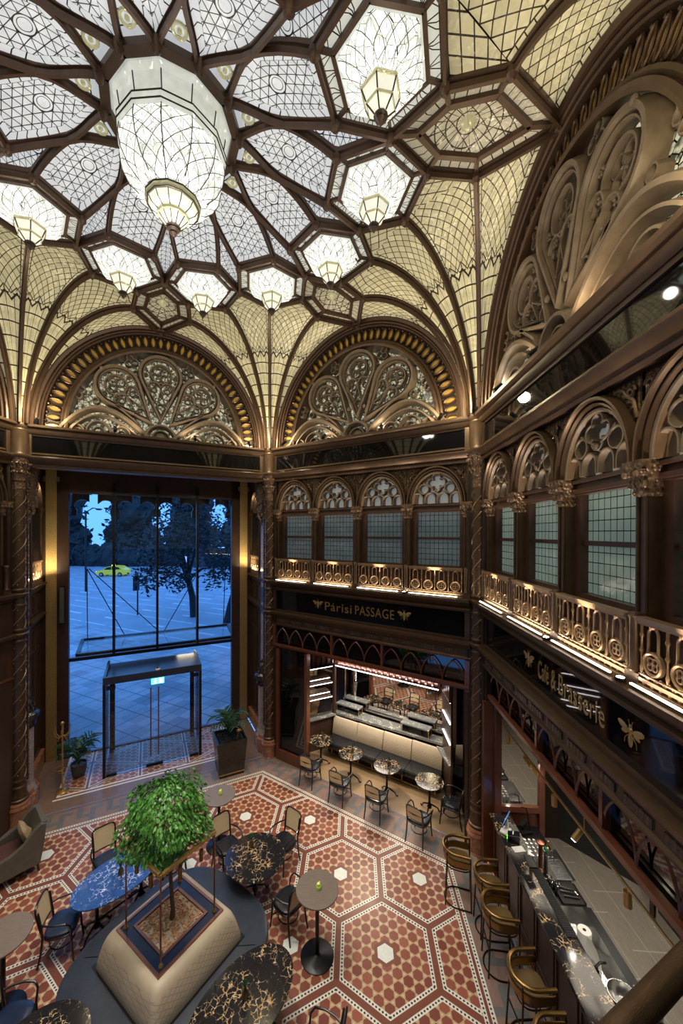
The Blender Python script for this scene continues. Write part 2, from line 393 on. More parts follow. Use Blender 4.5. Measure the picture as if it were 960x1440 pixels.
# furniture
def portoro(t,a=(.008,.008,.009),g=(.36,.21,.08),w=(.62,.48,.30),sc=12):
    v=t.vadd(t.co(),t.noise(t.co(),7,4,.6,0,True),.16)
    e=t.vor(v,sc,'DISTANCE_TO_EDGE'); m=t.noise(t.co(),4.5,3)
    th=t.smooth(m,.44,.72)*.085; l=e.lt(th); f=t.noise(t.co(),30,3)
    return t.mix(l,t.mix(f,a,(a[0]*3,a[1]*3,a[2]*3)),t.mix(t.smooth(f,.4,.62),g,w))
mat('gold_marble',portoro,.13,0,spec=.6)
mat('pale_marble',lambda t:portoro(t,(.085,.09,.09),(.50,.42,.26),(.80,.76,.62),14),.07,0,spec=.6)
mat('blue_marble',lambda t:portoro(t,(.012,.030,.10),(.25,.30,.48),(.62,.62,.72),12),.07,0,spec=.6)  # black marble; the blue dusk reflection is put into its colour
mat('grey_oak',lambda t:t.mix(t.noise(t.scale(t.co(),(2,18,1)),5,5),(.135,.10,.078),(.245,.195,.158)),.42)
def hidec(t): return t.mix(t.noise(t.co(),7,5),(.022,.028,.042),(.048,.060,.085))
mat('blue_leather',hidec,.36,0,bump=lambda t:t.noise(t.co(),40,4),bs=.2,bd=.01)
mat('black_leather',lambda t:nz(t,(.008,.009,.012),(.022,.023,.028),9),.27)
mat('navy_leather',lambda t:nz(t,(.008,.014,.035),(.020,.034,.075),9),.27)
def quilt(t):
    x,y,z=t.sep(t.co()); w=x+y*.35; a=(w*9+z*14); b=(w*9-z*14); l=a.dist0().mn(b.dist0()).lt(.10)*z.gt(.53)*z.lt(.80)
    return l
mat('cream_leather',lambda t:t.mix(t.noise(t.co(),6,5),(.50,.405,.29),(.66,.555,.42)),.42,0,bump=lambda t:t.noise(t.co(),50,3),bs=.15,bd=.01)
mat('quilted_leather',lambda t:t.mix(t.math('MULTIPLY',quilt(t),.32),t.mix(t.noise(t.co(),6,5),(.50,.405,.29),(.64,.535,.40)),(.22,.15,.09)),.42,0,bump=lambda t:1-quilt(t),bs=.5,bd=.02)
def canep(t):
    x,y,z=t.sep(t.co()); return (x*60).dist0().lt(.2).mx((z*60).dist0().lt(.2)).mx((y*60).dist0().lt(.1))
mat('cane',lambda t:t.mix(t.noise(t.co(),40,3),(.62,.46,.26),(.86,.68,.43)),.5,0)
mat('bentwood',(.010,.008,.008),.28,0,coat=.3)
mat('bark',lambda t:nz(t,(.10,.06,.032),(.26,.175,.105),22),.8,0,bump=lambda t:t.noise(t.co(),40,4),bs=.6,bd=.02)
mat('mulch',lambda t:t.ramp(t.white(t.scale(t.co(),1)) if False else t.vor(t.co(),26,'F1','Color').m('FRACT') if False else t.noise(t.co(),34,3),[(.3,(.50,.21,.095)),(.5,(.84,.45,.22)),(.7,(.95,.68,.43))]),.8,0,bump=lambda t:t.vor(t.co(),30),bs=1,bd=.04)
def leafc(t):
    return t.mix(t.white(t.comb(*[q.fl() for q in t.sep(t.scale(t.co(),30))])),(.030,.13,.018),(.13,.36,.06))
mat('ficus_leaf',leafc,.32)
mat('palm_leaf',lambda t:nz(t,(.012,.048,.020),(.035,.10,.040),12),.4)
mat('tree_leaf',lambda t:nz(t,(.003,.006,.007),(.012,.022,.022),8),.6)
mat('mauve_leather',lambda t:nz(t,(.075,.030,.028),(.125,.056,.05),8),.36)
mat('taupe_leather',lambda t:nz(t,(.085,.075,.06),(.135,.12,.098),12),.5)
mat('ochre_velvet',lambda t:nz(t,(.28,.19,.10),(.46,.34,.20),7),.7)
mat('pot_grey',(.085,.085,.08),.55)
mat('vase_bronze',(.22,.14,.07),.3,.8)
mat('green_glass',(.25,.42,.05),.2,emit=(.5,.8,.08),es=.12)
mat('flower',(.78,.82,.18),.5)
mat('pewter',(.16,.12,.075),.3,.9)
# glass
def clear(name,tint,al,ro=.02):
    m=bpy.data.materials.new(name); m.use_nodes=True; n=m.node_tree.nodes; l=m.node_tree.links; n.clear(); MT[name]=m
    o=n.new('ShaderNodeOutputMaterial'); mx=n.new('ShaderNodeMixShader'); tr=n.new('ShaderNodeBsdfTransparent'); g=n.new('ShaderNodeBsdfGlossy'); fr=n.new('ShaderNodeFresnel'); mu=n.new('ShaderNodeMath'); mu.operation='MULTIPLY_ADD'
    tr.inputs[0].default_value=(*tint,1); g.inputs['Roughness'].default_value=ro; fr.inputs[0].default_value=1.45
    mu.inputs[1].default_value=.8; mu.inputs[2].default_value=al
    l.new(fr.outputs[0],mu.inputs[0]); l.new(mu.outputs[0],mx.inputs[0]); l.new(tr.outputs[0],mx.inputs[1]); l.new(g.outputs[0],mx.inputs[2]); l.new(mx.outputs[0],o.inputs[0])
clear('clear_glass',(.93,.96,.98),.01)
clear('smoked_glass',(.55,.58,.60),.05)
mat('mirror',(.80,.78,.75),.015,1)
mat('dark_mirror',(.30,.27,.24),.02,1)
def panep(t):
    x,y,z=t.sep(t.co()); return (x/.105).dist0().lt(.05).mx((z/.13).dist0().lt(.04))
mat('leaded_pane',lambda t:t.mix(panep(t),t.mix(t.noise(t.co(),3,3),(.09,.115,.105),(.17,.205,.18)),(.012,.011,.010)),.12,0,emit=lambda t:t.mix(panep(t),t.mix(t.noise(t.co(),1.5,3),(.10,.15,.13),(.24,.32,.27)),(0,0,0)),es=.36,spec=.6,bump=lambda t:t.noise(t.co(),9,2),bs=.15,bd=.02)
mat('dim_pane',lambda t:t.mix(panep(t),t.mix(t.noise(t.co(),3,3),(.05,.065,.07),(.11,.13,.135)),(.012,.011,.010)),.10,0,emit=lambda t:t.mix(panep(t),t.mix(t.noise(t.co(),1.5,3),(.06,.085,.10),(.17,.22,.25)),(0,0,0)),es=.20,spec=.7,bump=lambda t:t.noise(t.co(),9,2),bs=.2,bd=.02)
mat('frosted_pane',lambda t:nz(t,(.40,.43,.42),(.58,.60,.58),6),.25,0,emit=(.62,.68,.70),es=.13)
def stg(t):
    v=t.co(); e=t.vor(v,9,'DISTANCE_TO_EDGE').lt(.05); f=t.smooth(t.noise(v,9,2),.38,.62); d=t.vor(v,5.5); 
    b=t.mix(f,(.07,.075,.05),(.78,.74,.52)); b=t.mix((d-.12).abs().lt(.03),b,(.75,.55,.10)); return t.mix(e,b,(.012,.010,.008))
mat('stained_glass',stg,.2,0,emit=stg,es=.42)
# ---------------------------------------------------------------- ceiling
ZC=12.14
def zdome(r): return ZC+.40*max(0,1-((max(r,.83)-.83)/1.47)**2)
def PD(r,az): return pol(r,az,zdome(r))
ceil=struct('ceiling',label='glazed fan vault and star shaped glass dome in dark ribs')
UPV=Vector((0,0,1))
def rib(pts,w=.105,h=.13,side=None,name='rib'):
    pts=[Vector(p) for p in pts]
    if side is None:
        t=pts[-1]-pts[0]; side=Vector((-t.y,t.x,0)).normalized()
    b=MB(); b.bar(pts,w,h*.55,side,-.03); b.bar(pts,w*.55,h*.55,side,h*.5,.8)
    return b.build(name,'rib',ceil)
def boss(p,r=.055,d=.10):
    b=MB(); b.lathe([(r*1.25,.02),(r*1.3,-.05),(r,-.07),(r*.95,-d),(r*.5,-d-.03)],12,p); return b.build('boss','rib',ceil)
def inset(poly,d):                           # inset a near-planar polygon in plan, keep z by the plane of its corners
    n=len(poly); c=sum((Vector(p) for p in poly),Vector())/n; out=[]
    area=sum(poly[i].x*poly[(i+1)%n].y-poly[(i+1)%n].x*poly[i].y for i in range(n)); sg=1 if area>0 else -1
    for i in range(n):
        a,b,e=poly[i-1],poly[i],poly[(i+1)%n]
        d1=(b-a); d2=(e-b); d1.z=d2.z=0; d1.normalize(); d2.normalize()
        n1=Vector((-d1.y,d1.x,0))*sg; n2=Vector((-d2.y,d2.x,0))*sg; bis=(n1+n2); 
        k=d/max(.25,(1+n1.dot(n2))); q=b+bis*k; f=min(1,(q-b).length/max(1e-6,(c-b).length)); q.z=b.z+(c.z-b.z)*f; out.append(q)
    return out
def bordered(poly,d,mb,mc,axis,cen=None,drop=0):
    poly=[Vector(p) for p in poly]; ins=inset(poly,d); n=len(poly)
    b=MB()
    for i in range(n):
        j=(i+1)%n; L=(poly[j]-poly[i]).length
        b.poly([poly[i],poly[j],ins[j],ins[i]],[(0,0),(L,0),(L-d*.4,1),(d*.4,1)])
    b.build('border_glazing',mb,ceil,ang=0)
    c=cen or sum(ins,Vector())/n; ax=axis.normalized(); ay=Vector((-ax.y,ax.x,0)); g=MB()
    up=[Vector((p.x,p.y,p.z)) for p in ins]
    cz=Vector(c)+Vector((0,0,drop))
    for i in range(n):
        j=(i+1)%n; tri=[up[i],up[j],cz]
        g.poly(tri,[((p-c).dot(ay),(p-c).dot(ax)) for p in tri])
    g.build('glass_panel',mc,ceil,ang=0)
    return ins
# star dome
def curve(p,q,n=8):                          # r, az pairs; blends in polar space, follows the dome
    return [PD(p[0]+(q[0]-p[0])*i/n,p[1]+(q[1]-p[1])*i/n) for i in range(n+1)]
ring=[PD(.86,15+30*k)+Vector((0,0,-.02)) for k in range(13)]
b=MB(); 
for k in range(12):
    b.tube([ring[k],ring[k+1]],0,sq=(.06,.09)); 
b.build('central_ring','rib',ceil)
for k in range(12):
    az=15+30*k
    boss(PD(.90,az)+Vector((0,0,-.06)),.05,.12)
    for s in (-1,1):
        x0=(.86,az); x1=(1.55,az+15*s); x2=(2.30,az+20.3*s)
        rib([PD(x0[0]+(x1[0]-x0[0])*i/5,x0[1]+(x1[1]-x0[1])*math.sin(i/5*PI/2)*1.0) for i in range(6)]+[PD(x1[0]+(x2[0]-x1[0])*i/4,x1[1]+(x2[1]-x1[1])*i/4) for i in range(1,5)],.085,.12)
    N=PD(.86,az); XL=PD(1.55,az-15); XR=PD(1.55,az+15); I1=PD(2.30,az-9.7); I2=PD(2.30,az+9.7)
    cen=PD(1.62,az)
    bordered([N,XL,I1,I2,XR],.13,'dome_border','dome_glass',pol(1,az,0),cen)
    # small eye triangle by the ring and kite between the lamp frames
    N2=PD(.86,az+30); m=MB(); tri=[N,N2,XR]; cc=sum(tri,Vector())/3
    m.poly(tri,[((p-cc).dot(pol(1,az+15,0))*1.0+.36,.5) for p in tri]); m.build('small_pane','dome_border',ceil,ang=0)
    e=MB(); e.tube([cc+Vector((.075*cos(2*PI*j/14),.075*sin(2*PI*j/14),-.02)) for j in range(14)],.02,6,True); e.sph(cc+Vector((0,0,-.02)),(.03,.03,.03)); e.build('eye_boss','lamp_rim',ceil)
    Q=pol(3.03,az+15,ZC); I3=PD(2.30,az+20.3); m=MB(); kt=[XR,I2,Q,I3]; cc=sum(kt,Vector())/4; ax=pol(1,az+15,0); ay=Vector((-ax.y,ax.x,0))
    m.poly(kt,[((p-cc).dot(ay)*1.3,(p-cc).dot(ax)*1.3+.3) for p in kt]); m.build('kite_pane','dome_glass',ceil,ang=0)
# lamp frames
FR={}
for k in range(12):
    az=15+30*k
    P=[PD(2.30,az-9.7),PD(2.30,az+9.7),pol(3.03,az+15,ZC),pol(3.66,az+6.7,ZC),pol(3.66,az-6.7,ZC),pol(3.03,az-15,ZC)]
    FR[k]=P
    for i,j in ((0,1),(1,2),(2,3),(3,4),(4,5)) + (((5,0),) if k==0 else ((5,0),)): rib([P[i],P[j]],.09,.12)
    for p in (P[0],P[1],P[2],P[3],P[4]): boss(p+Vector((0,0,-.07)),.05,.07)
    ins=inset(P,.185); b=MB()
    for i in range(6):
        j=(i+1)%6; b.poly([P[i],P[j],ins[j],ins[i]],[(0,0),((P[j]-P[i]).length*1.4,0),((P[j]-P[i]).length*1.4-.2,1),(.2,1)])
    b.build('zigzag_pane','zigzag_border',ceil,ang=0)
    b=MB()
    for i in range(6): b.tube([ins[i]+Vector((0,0,-.02)),ins[(i+1)%6]+Vector((0,0,-.02))],0,sq=(.025,.04)); b.tube([P[i]+Vector((0,0,-.02)),ins[i]+Vector((0,0,-.02))],0,sq=(.02,.03))
    b.build('lamp_frame','rib',ceil)
# coffers over the wall arches
for k in range(6):
    az=30+60*k
    P=[pol(3.05,az,ZC),pol(3.66,az+8.3,ZC),pol(4.40,az+8.3,ZC),pol(5.27,az,ZC),pol(4.40,az-8.3,ZC),pol(3.66,az-8.3,ZC)]
    for i,j in ((1,2),(2,3),(3,4),(4,5)): rib([P[i],P[j]],.10,.13)
    for i in (2,3,4): boss(P[i]+Vector((0,0,-.07)),.055,.07)
    ins=bordered(P,.235,'coffer_border','coffer_glass',pol(1,az,0),None,.10)
    b=MB()
    for i in range(6): b.tube([ins[i]+Vector((0,0,-.02)),ins[(i+1)%6]+Vector((0,0,-.02))],0,sq=(.035,.045)); b.tube([P[i]+Vector((0,0,-.02)),ins[i]+Vector((0,0,-.02))],0,sq=(.03,.04))
    b.build('coffer_frame','rib',ceil)
    c=sum(ins,Vector())/6; b=MB(); b.lathe([(.11,.08),(.09,.03),(.03,-.02)],6,c); b.build('coffer_boss','lamp_rim',ceil)
# fan vaults
ZS=9.22
def fanrib(az,P1,s0):
    v=pol(6,az,ZS); d=Vector((P1.x-v.x,P1.y-v.y,0)).normalized(); P0=v+d*s0; P0.z=ZS; n=18; pts=[]
    for i in range(n+1):
        t=i/n*PI/2; h=(1-cos(t))**.92; pts.append(Vector((P0.x+(P1.x-P0.x)*h,P0.y+(P1.y-P0.y)*h,ZS+(P1.z-ZS)*sin(t))))
    return pts
AA,AB=2.72,2.92
def archrib(kw,s):                           # the ceiling's edge on the wall arch, springing to the apex
    M=WF(kw); n=18
    return [M@Vector((3+s*AA*cos(i/n*PI/2),-.06,9.22+AB*sin(i/n*PI/2))) for i in range(n+1)]
def vault(a,b,name='vault_panel'):
    n=len(a); m=6; rows=[]
    for i in range(n):
        row=[]
        for j in range(m+1):
            f=j/m; p=a[i].lerp(b[i],f); q=(a[i]-b[i]).length*.10*4*f*(1-f)*sin(i/(n-1)*PI*.9); p=p+Vector((0,0,q)); row.append(p)
        rows.append(row)
    MB().grid(rows,False,lambda i,j:(j/m,i/(n-1))).build(name,'vault_glass',ceil)
for k in range(6):
    az=60*k
    ends=[pol(4.40,az-21.7,ZC),pol(3.66,az-8.3,ZC),pol(3.66,az+8.3,ZC),pol(4.40,az+21.7,ZC)]
    rb=[fanrib(az,e,.20) for e in ends]
    for r in rb: rib(r,.085,.12)
    left=archrib(k-1,1); right=archrib(k,-1)
    seq=[left]+rb+[right]
    for a,bb in zip(seq,seq[1:]): vault(a,bb)
    q=pol(3.03,az,ZC); m=MB(); m.poly([ends[1],ends[2],q],[(.16,.75),(.84,.75),(.5,.95)])
    u1=pol(3.66,az-21.7,ZC); u2=pol(3.66,az+21.7,ZC)
    m.poly([ends[0],ends[1],u1],[(.16,.7),(.84,.75),(.5,.9)]); m.poly([ends[3],ends[2],u2],[(.16,.7),(.84,.75),(.5,.9)])
    m.build('vault_cap','vault_glass',ceil,ang=0)
# roof slab closing the space above
MB().lathe([(13,12.75),(13,13.0)],6,ph=YAW).build('roof_slab','bronze_dark',ceil)
# ---------------------------------------------------------------- hanging lamps
def hexrow(P,z,f=1.0,c=None):
    c=c or sum(P,Vector())/len(P); return [Vector((c.x+(p.x-c.x)*f,c.y+(p.y-c.y)*f,z)) for p in P]
LAB={0:'glass ceiling lamp right of the entrance column fan',1:''}
names={11:'large glass pendant lamp at the left edge, over the left column',0:'glass pendant lamp left of the coffer over the entrance arch',1:'glass pendant lamp right of the coffer over the entrance arch',
 2:'glass pendant lamp left of the coffer over the middle arch, above the middle column',3:'glass pendant lamp right of the coffer over the middle arch',4:'glass pendant lamp left of the coffer over the right arch, second nearest of the ring',5:'largest outer glass pendant lamp, at the top right of the dome'}
for k in (11,0,1,2,3,4,5):
    c=sum(FR[k],Vector())/6; ins=inset(FR[k],.20); az=15+30*k
    t=thing('pendant_lamp',names[k],'ceiling lamp',(c.x,c.y,ZC),0,'small lamps around the dome')
    L=[p-Vector((c.x,c.y,ZC)) for p in ins]; mx=sum(p.length for p in L)/6
    def row(f,z,ro=0): return [Vector((p.x*(1-ro)+ro*mx*p.normalized().x,p.y*(1-ro)+ro*mx*p.normalized().y,0))*f+Vector((0,0,z)) for p in L]
    b=MB(); b.ring([row(1.0,.03),row(1.0,-.05),row(.93,-.06)],False); b.build('rim','lamp_clear',t,ang=20)
    b=MB(); b.ring([row(.93,-.05),row(.90,-.14,.3),row(.76,-.24,.6),row(.52,-.31,1),row(.40,-.33,1)]); b.build('glass_bowl','lamp_glass',t,ang=20)
    b=MB(); b.ring([row(.43,-.31,1),row(.44,-.35,1),row(.42,-.36,1)]); 
    b.ring([row(.31,-.475,1),row(.325,-.49,1),row(.31,-.51,1)]); b.build('collar','lamp_rim',t,ang=20)
    b=MB(); b.ring([row(.40,-.355,1),row(.31,-.48,1)]); b.ring([row(.30,-.505,1),row(.13,-.60,1)])
    b.build('lantern','lamp_shade',t,ang=20)
    b=MB()
    for i in range(6):
        for (f0,z0,f1,z1) in ((.41,-.355,.32,-.48),(.31,-.505,.14,-.60)): b.tube([row(f0,z0,1)[i],row(f1,z1,1)[i]],.009,5)
    b.lathe([(.075,-.595),(.085,-.615),(.06,-.64),(.065,-.655),(.03,-.69),(.005,-.73)],10); b.build('finial','bronze_dark',t)
for k in (6,7,8,9,10):                       # the rest of the ring, outside the photo: plain glass bowls of the ceiling
    c=sum(FR[k],Vector())/6; ins=inset(FR[k],.20); b=MB(); b.ring([hexrow(ins,ZC+.02,1,c),hexrow(ins,ZC-.14,.92,c),hexrow(ins,ZC-.28,.62,c),hexrow(ins,ZC-.52,.36,c),hexrow(ins,ZC-.62,.10,c)]); b.build('lamp_bowl','lamp_shade',ceil,ang=20)
t=thing('chandelier','great bell shaped glass lantern hanging from the centre of the dome','chandelier',(0,0,12.5))
PH=YAW-R(15)
def l12(b,prof,cap=True): b.lathe(prof,12,ph=PH,cap=cap)
b=MB(); l12(b,[(.80,.02),(.76,-.05),(.70,-.10),(.66,-.34)],False); b.build('crown_glass','lamp_clear',t,ang=20)
b=MB(); l12(b,[(.66,-.33),(.71,-.36),(.715,-.46),(.68,-.49)],False); b.build('band','lamp_clear',t,ang=20)
b=MB(); l12(b,[(.67,-.48),(.69,-.60),(.66,-.78),(.57,-.96),(.44,-1.08),(.34,-1.13)],False); b.build('glass_bowl','lamp_glass',t,ang=20)
b=MB(); l12(b,[(.33,-1.10),(.36,-1.13),(.365,-1.165),(.335,-1.19),(.33,-1.21)],False); l12(b,[(.195,-1.31),(.215,-1.325),(.21,-1.355),(.185,-1.37)],False); b.build('collar','lamp_rim',t,ang=20)
b=MB(); l12(b,[(.325,-1.20),(.285,-1.27),(.20,-1.32)]); l12(b,[(.185,-1.365),(.13,-1.43),(.085,-1.475)]); b.build('lantern','lamp_shade',t,ang=20)
b=MB()
for i in range(12):
    a=PH+2*PI*i/12; q=lambda r,z:(r*cos(a),r*sin(a),z)
    b.tube([q(.33,-1.20),q(.29,-1.27),q(.205,-1.32)],.006,5); b.tube([q(.19,-1.365),q(.135,-1.43),q(.09,-1.475)],.006,5)
    b.tube([q(.665,-.34),q(.705,-.10)],.008,5); b.tube([q(.685,-.485),q(.70,-.60),q(.67,-.78),q(.58,-.96),q(.45,-1.08)],.006,5)
for r,z in ((.715,-.36),(.72,-.46),(.365,-1.13),(.345,-1.195)): b.tube([(r*cos(PH+2*PI*j/12),r*sin(PH+2*PI*j/12),z) for j in range(12)],.009,5,True)
b.lathe([(.085,-1.465),(.10,-1.48),(.075,-1.50),(.085,-1.51),(.05,-1.54),(.05,-1.56),(.01,-1.60)],12); b.build('finial','bronze_dark',t)
# ---------------------------------------------------------------- floor and enclosing walls
fl=MB(); fl.poly([Vector((v.x,v.y,0)) for v in V]); fo=fl.build('floor','floor_tiles',ang=0,kind='structure'); fo['label']='patterned hall floor of red hexagon tiles with white dotted borders'
CU=2.97                                       # middle of a wall between its columns
PU=[.22+1.3786*i for i in range(5)]           # posts of the gallery arcade
def lobe(ph,r0,r1,Rr,n=26):                   # teardrop outline: point at r0, round end at r1
    d=r1-Rr-r0; al=math.acos(min(.99,Rr/d)); pts=[(r0,0)]
    for i in range(n+1):
        a=PI-al+ (2*al-2*PI)*i/n; pts.append((r1-Rr+Rr*cos(a),Rr*sin(a)))
    c,s=cos(R(ph)),sin(R(ph)); return [(x*c-y*s,x*s+y*c) for x,y in pts]
def prof(w,y0,y1): return [(-w,y1),(-w*.95,y0+(y1-y0)*.45),(-w*.40,y0),(w*.40,y0),(w*.95,y0+(y1-y0)*.45),(w,y1)]
ST={}
def tympanum(k,root):
    """arch, tracery and glass above the black frieze; built once, then the meshes are shared"""
    if 'tym' in ST:
        for o in ST['tym']: c=copy_tree(o); c.parent=root; KID.setdefault(root.name,[]).append(c)
        return
    A=3.0; Z=9.22; L=[]
    b=MB()                                    # outer arch mouldings
    def ring(dr0,dr1,y0,y1,n=44):
        rows=[]
        for i in range(n+1):
            a=PI*i/n
            rows.append([(A+(AA+d)*cos(a),y,Z+(AB+d)*sin(a)) for d,y in ((dr0,y1),(dr0,y0+.02),(dr0*.5+dr1*.5,y0),(dr1,y0+.02),(dr1,y1))])
        b.ring(rows)
    ring(-.075,.04,-.08,.25); ring(-.125,-.075,-.02,.25); ring(-.17,-.12,.03,.25)
    L.append(b.build('archivolt','rib',root)); b=MB()
    ring(-.57,-.50,.02,.30); ring(-.66,-.57,-.03,.45); L.append(b.build('inner_archivolt','bronze',root))
    b=MB(); rows=[[(A+(AA+d)*cos(PI*i/40),.20,Z+(AB+d)*sin(PI*i/40)) for d in (-.52,-.15)] for i in range(41)]; b.grid(rows); L.append(b.build('band_ground','bronze_dark',root))
    b=MB(); g=MB(); n=41
    for i in range(n):
        a=PI*(i+.5)/n; c=(A+(AA-.335)*cos(a),Z+(AB-.335)*sin(a)); rx,tx=(cos(a),sin(a)),(-sin(a),cos(a)); pts=[]
        for j in range(14):
            q=2*PI*j/14; e=.135*cos(q); w=.060*sin(q)*(1-.25*abs(cos(q)))
            pts.append((c[0]+rx[0]*e+tx[0]*w,.12,c[1]+rx[1]*e+tx[1]*w))
        b.tube(pts,.018,5,True); m=Vector((c[0],.15,c[1])); g.poly([((p[0]-m.x)*.92+m.x,.145,(p[2]-m.z)*.92+m.z) for p in pts])
        for e in (-.145,.145):                # small lozenges between the discs
            a2=PI*(i+1)/n; b.sph((A+(AA-.335+e)*cos(a2),.15,Z+(AB-.335+e)*sin(a2)),(.03,.03,.03),6,4)
    L.append(b.build('oval_frames','bronze',root)); L.append(g.build('amber_discs','amber',root,ang=0))
    # tracery
    b=MB(); H=(A,9.38); P=lambda pts:[(H[0]+x,H[1]+z) for x,z in pts]
    def rings(path,w,y0,y1,closed=True): b.strip(path,prof(w,y0,y1),closed)
    def rose(c,r):                            # small ring with petals
        rings(circ(c,r,20),.030,.06,.20)
        for j in range(4):
            a=PI/4+j*PI/2; rings(circ((c[0]+r*.46*cos(a),c[1]+r*.46*sin(a)),r*.40,10),.016,.12,.20)
    def pt(ph,d,o=0): return (H[0]+d*cos(R(ph))-o*sin(R(ph)),H[1]+d*sin(R(ph))+o*cos(R(ph)))
    for ph in (90,90-42.5,90+42.5):
        r1=2.03 if ph==90 else 1.98; Rr=.50
        rings(P(lobe(ph,.34,r1,Rr)),.062,-.02,.21); rings(P(lobe(ph,.50,r1-.075,Rr-.075)),.018,.02,.10)
        rose(pt(ph,r1-.44),.255)
        for s in (-1,1):
            rings([ (pt(ph,.78,s*.10)[0]+x,pt(ph,.78,s*.10)[1]+z) for x,z in lobe(ph+s*9,.0,.58,.165,14)],.024,.04,.16)
            rings(circ(pt(ph,r1-.80,s*.345),.075,12),.022,.08,.20)
            for dd in (.40,): rings(circ(pt(ph,.78+dd,s*.16),.065,10),.018,.12,.20)
        rings(P(lobe(ph,.42,.80,.10,12)),.026,.06,.21)
    for ph in (90-21.3,90+21.3,90-66,90+66):
        c=pt(ph,1.94 if abs(ph-90)<40 else 2.02)
        for j in range(3):
            a=R(ph)+2*PI*j/3; rings(circ((c[0]+.085*cos(a),c[1]+.085*sin(a)),.075,10),.022,.06,.20)
        c=pt(ph,1.62); rings(circ(c,.07,10),.022,.06,.20)
    for s in (-1,1):                          # the big sweeping bottom leaves
        path=[]
        for i in range(25):
            f=i/24; x=.30+f*1.92; z=.02+.60*math.sin(min(1,f*1.18)**1.25*PI)**.8 if f<.847 else .02
            path.append((A+s*x,9.24+.62*math.sin(PI*min(1,max(0,f))**1.15)**.85))
        rings(path,.07,-.05,.21,False)
        path2=[(A+s*(.55+.028*i*2),9.24+.44*math.sin(PI*(i/26)**1.15)**.8) for i in range(27)]; rings(path2,.04,.0,.21,False)
        for cx,r in ((.92,.20),(1.42,.27),(1.88,.15)): 
            rings(arc(A+s*cx,9.22,r,r*1.15,0,180,14),.034,.04,.21,False); rings(arc(A+s*cx,9.22,r*.55,r*.62,0,180,10),.022,.08,.21,False)
        rings([(A+s*.36,9.24+.02),(A+s*.62,9.62),(A+s*1.05,9.98)],.055,-.02,.21,False)
        # bosses where mouldings cross
        for q in (pt(90-s*21.3,.62),pt(90-s*42.5,2.0)): b.sph((q[0],.0,q[1]),(.05,.04,.05),8,5)
    rings(arc(A,9.22,.36,.36,0,180,16),.055,-.06,.21,False); rings(arc(A,9.22,.22,.22,0,180,12),.03,0,.21,False); b.sph((A,.10,9.27),(.17,.08,.14),10,6)
    L.append(b.build('tracery','stone_tracery',root))
    # leafy cusps inside the lobes
    b=MB()
    for ph in (90,90-42.5,90+42.5):
        for d,o in ((1.02,.0),(1.30,.17),(1.30,-.17),(1.52,.36),(1.52,-.36)):
            q=pt(ph,d,o)
            for j in range(5): a=2*PI*j/5+o*7; b.sph((q[0]+.04*cos(a),.10,q[1]+.04*sin(a)),(.028,.04,.028),6,4)
    L.append(b.build('carved_leaves','stone_tracery',root))
    b=MB(); b.poly([(A+2.25*cos(PI*i/32),.44,Z+2.45*sin(PI*i/32)) for i in range(33)]); L.append(b.build('stained_glass','stained_glass',root,ang=0))
    ST['tym']=L
def frieze(root):
    if 'fr' in ST:
        for o in ST['fr']: c=copy_tree(o); c.parent=root; KID.setdefault(root.name,[]).append(c)
        return
    L=[]; b=MB()
    b.exu([(.45,9.03),(-.02,9.03),(-.06,9.07),(-.08,9.13),(-.16,9.17),(-.17,9.22),(.45,9.22)],.1,5.84)
    b.exu([(.3,8.99),(.02,8.99),(.0,9.035),(.3,9.035)],.15,5.79)
    L.append(b.build('cornice','bronze',root)); b=MB()
    b.exu([(.3,8.26),(-.02,8.26),(-.04,8.30),(-.01,8.33),(-.05,8.38),(-.10,8.42),(-.12,8.47),(-.06,8.52),(.3,8.56)],.1,5.84)
    L.append(b.build('string_course','bronze',root)); b=MB()
    b.exu([(.2,8.56),(.01,8.56),(.01,8.60),(.2,8.60)],.15,5.79); b.box(.12,.24,-.0,.2,8.5,9.05); b.box(5.70,5.82,0,.2,8.5,9.05)
    L.append(b.build('frieze_frame','bronze',root)); b=MB(); b.box(.2,5.74,.05,.10,8.55,9.04); L.append(b.build('frieze_panel','black_glass',root,ang=0))
    ST['fr']=L
def spot_lamp(root,u,y,z,lab,dz=.3,power=14,target=None):
    """little spotlight standing on a cornice"""
    M=root.matrix_world; p=M@Vector((u,y,z)); t=thing('spotlight',lab,'spotlight',p,0,'small spotlights on the cornices')
    t.rotation_euler=M.to_euler()
    b=MB(); b.lathe([(.045,0),(.045,.012),(.012,.016),(.012,.10)],10); b.build('stand','black_metal',t)
    b=MB(); d=Vector((0,.75,.62)).normalized(); a=Vector((0,0,.10)); b.tube([a-d*.07,a+d*.10],.042,12); b.build('housing','black_metal',t)
    b=MB(); b.tube([a+d*.095,a+d*.103],.036,12); b.build('lens','bulb',t)
def uplight(root,u,y,z,lab):
    M=root.matrix_world; p=M@Vector((u,y,z)); t=thing('uplight',lab,'uplight',p,0,'small uplights on the gallery ledge')
    b=MB(); b.lathe([(.045,0),(.05,.015),(.048,.03),(.036,.034)],14); b.build('housing','black_metal',t)
    b=MB(); b.lathe([(.034,.033),(.03,.037)],14); b.build('lens','bulb',t)
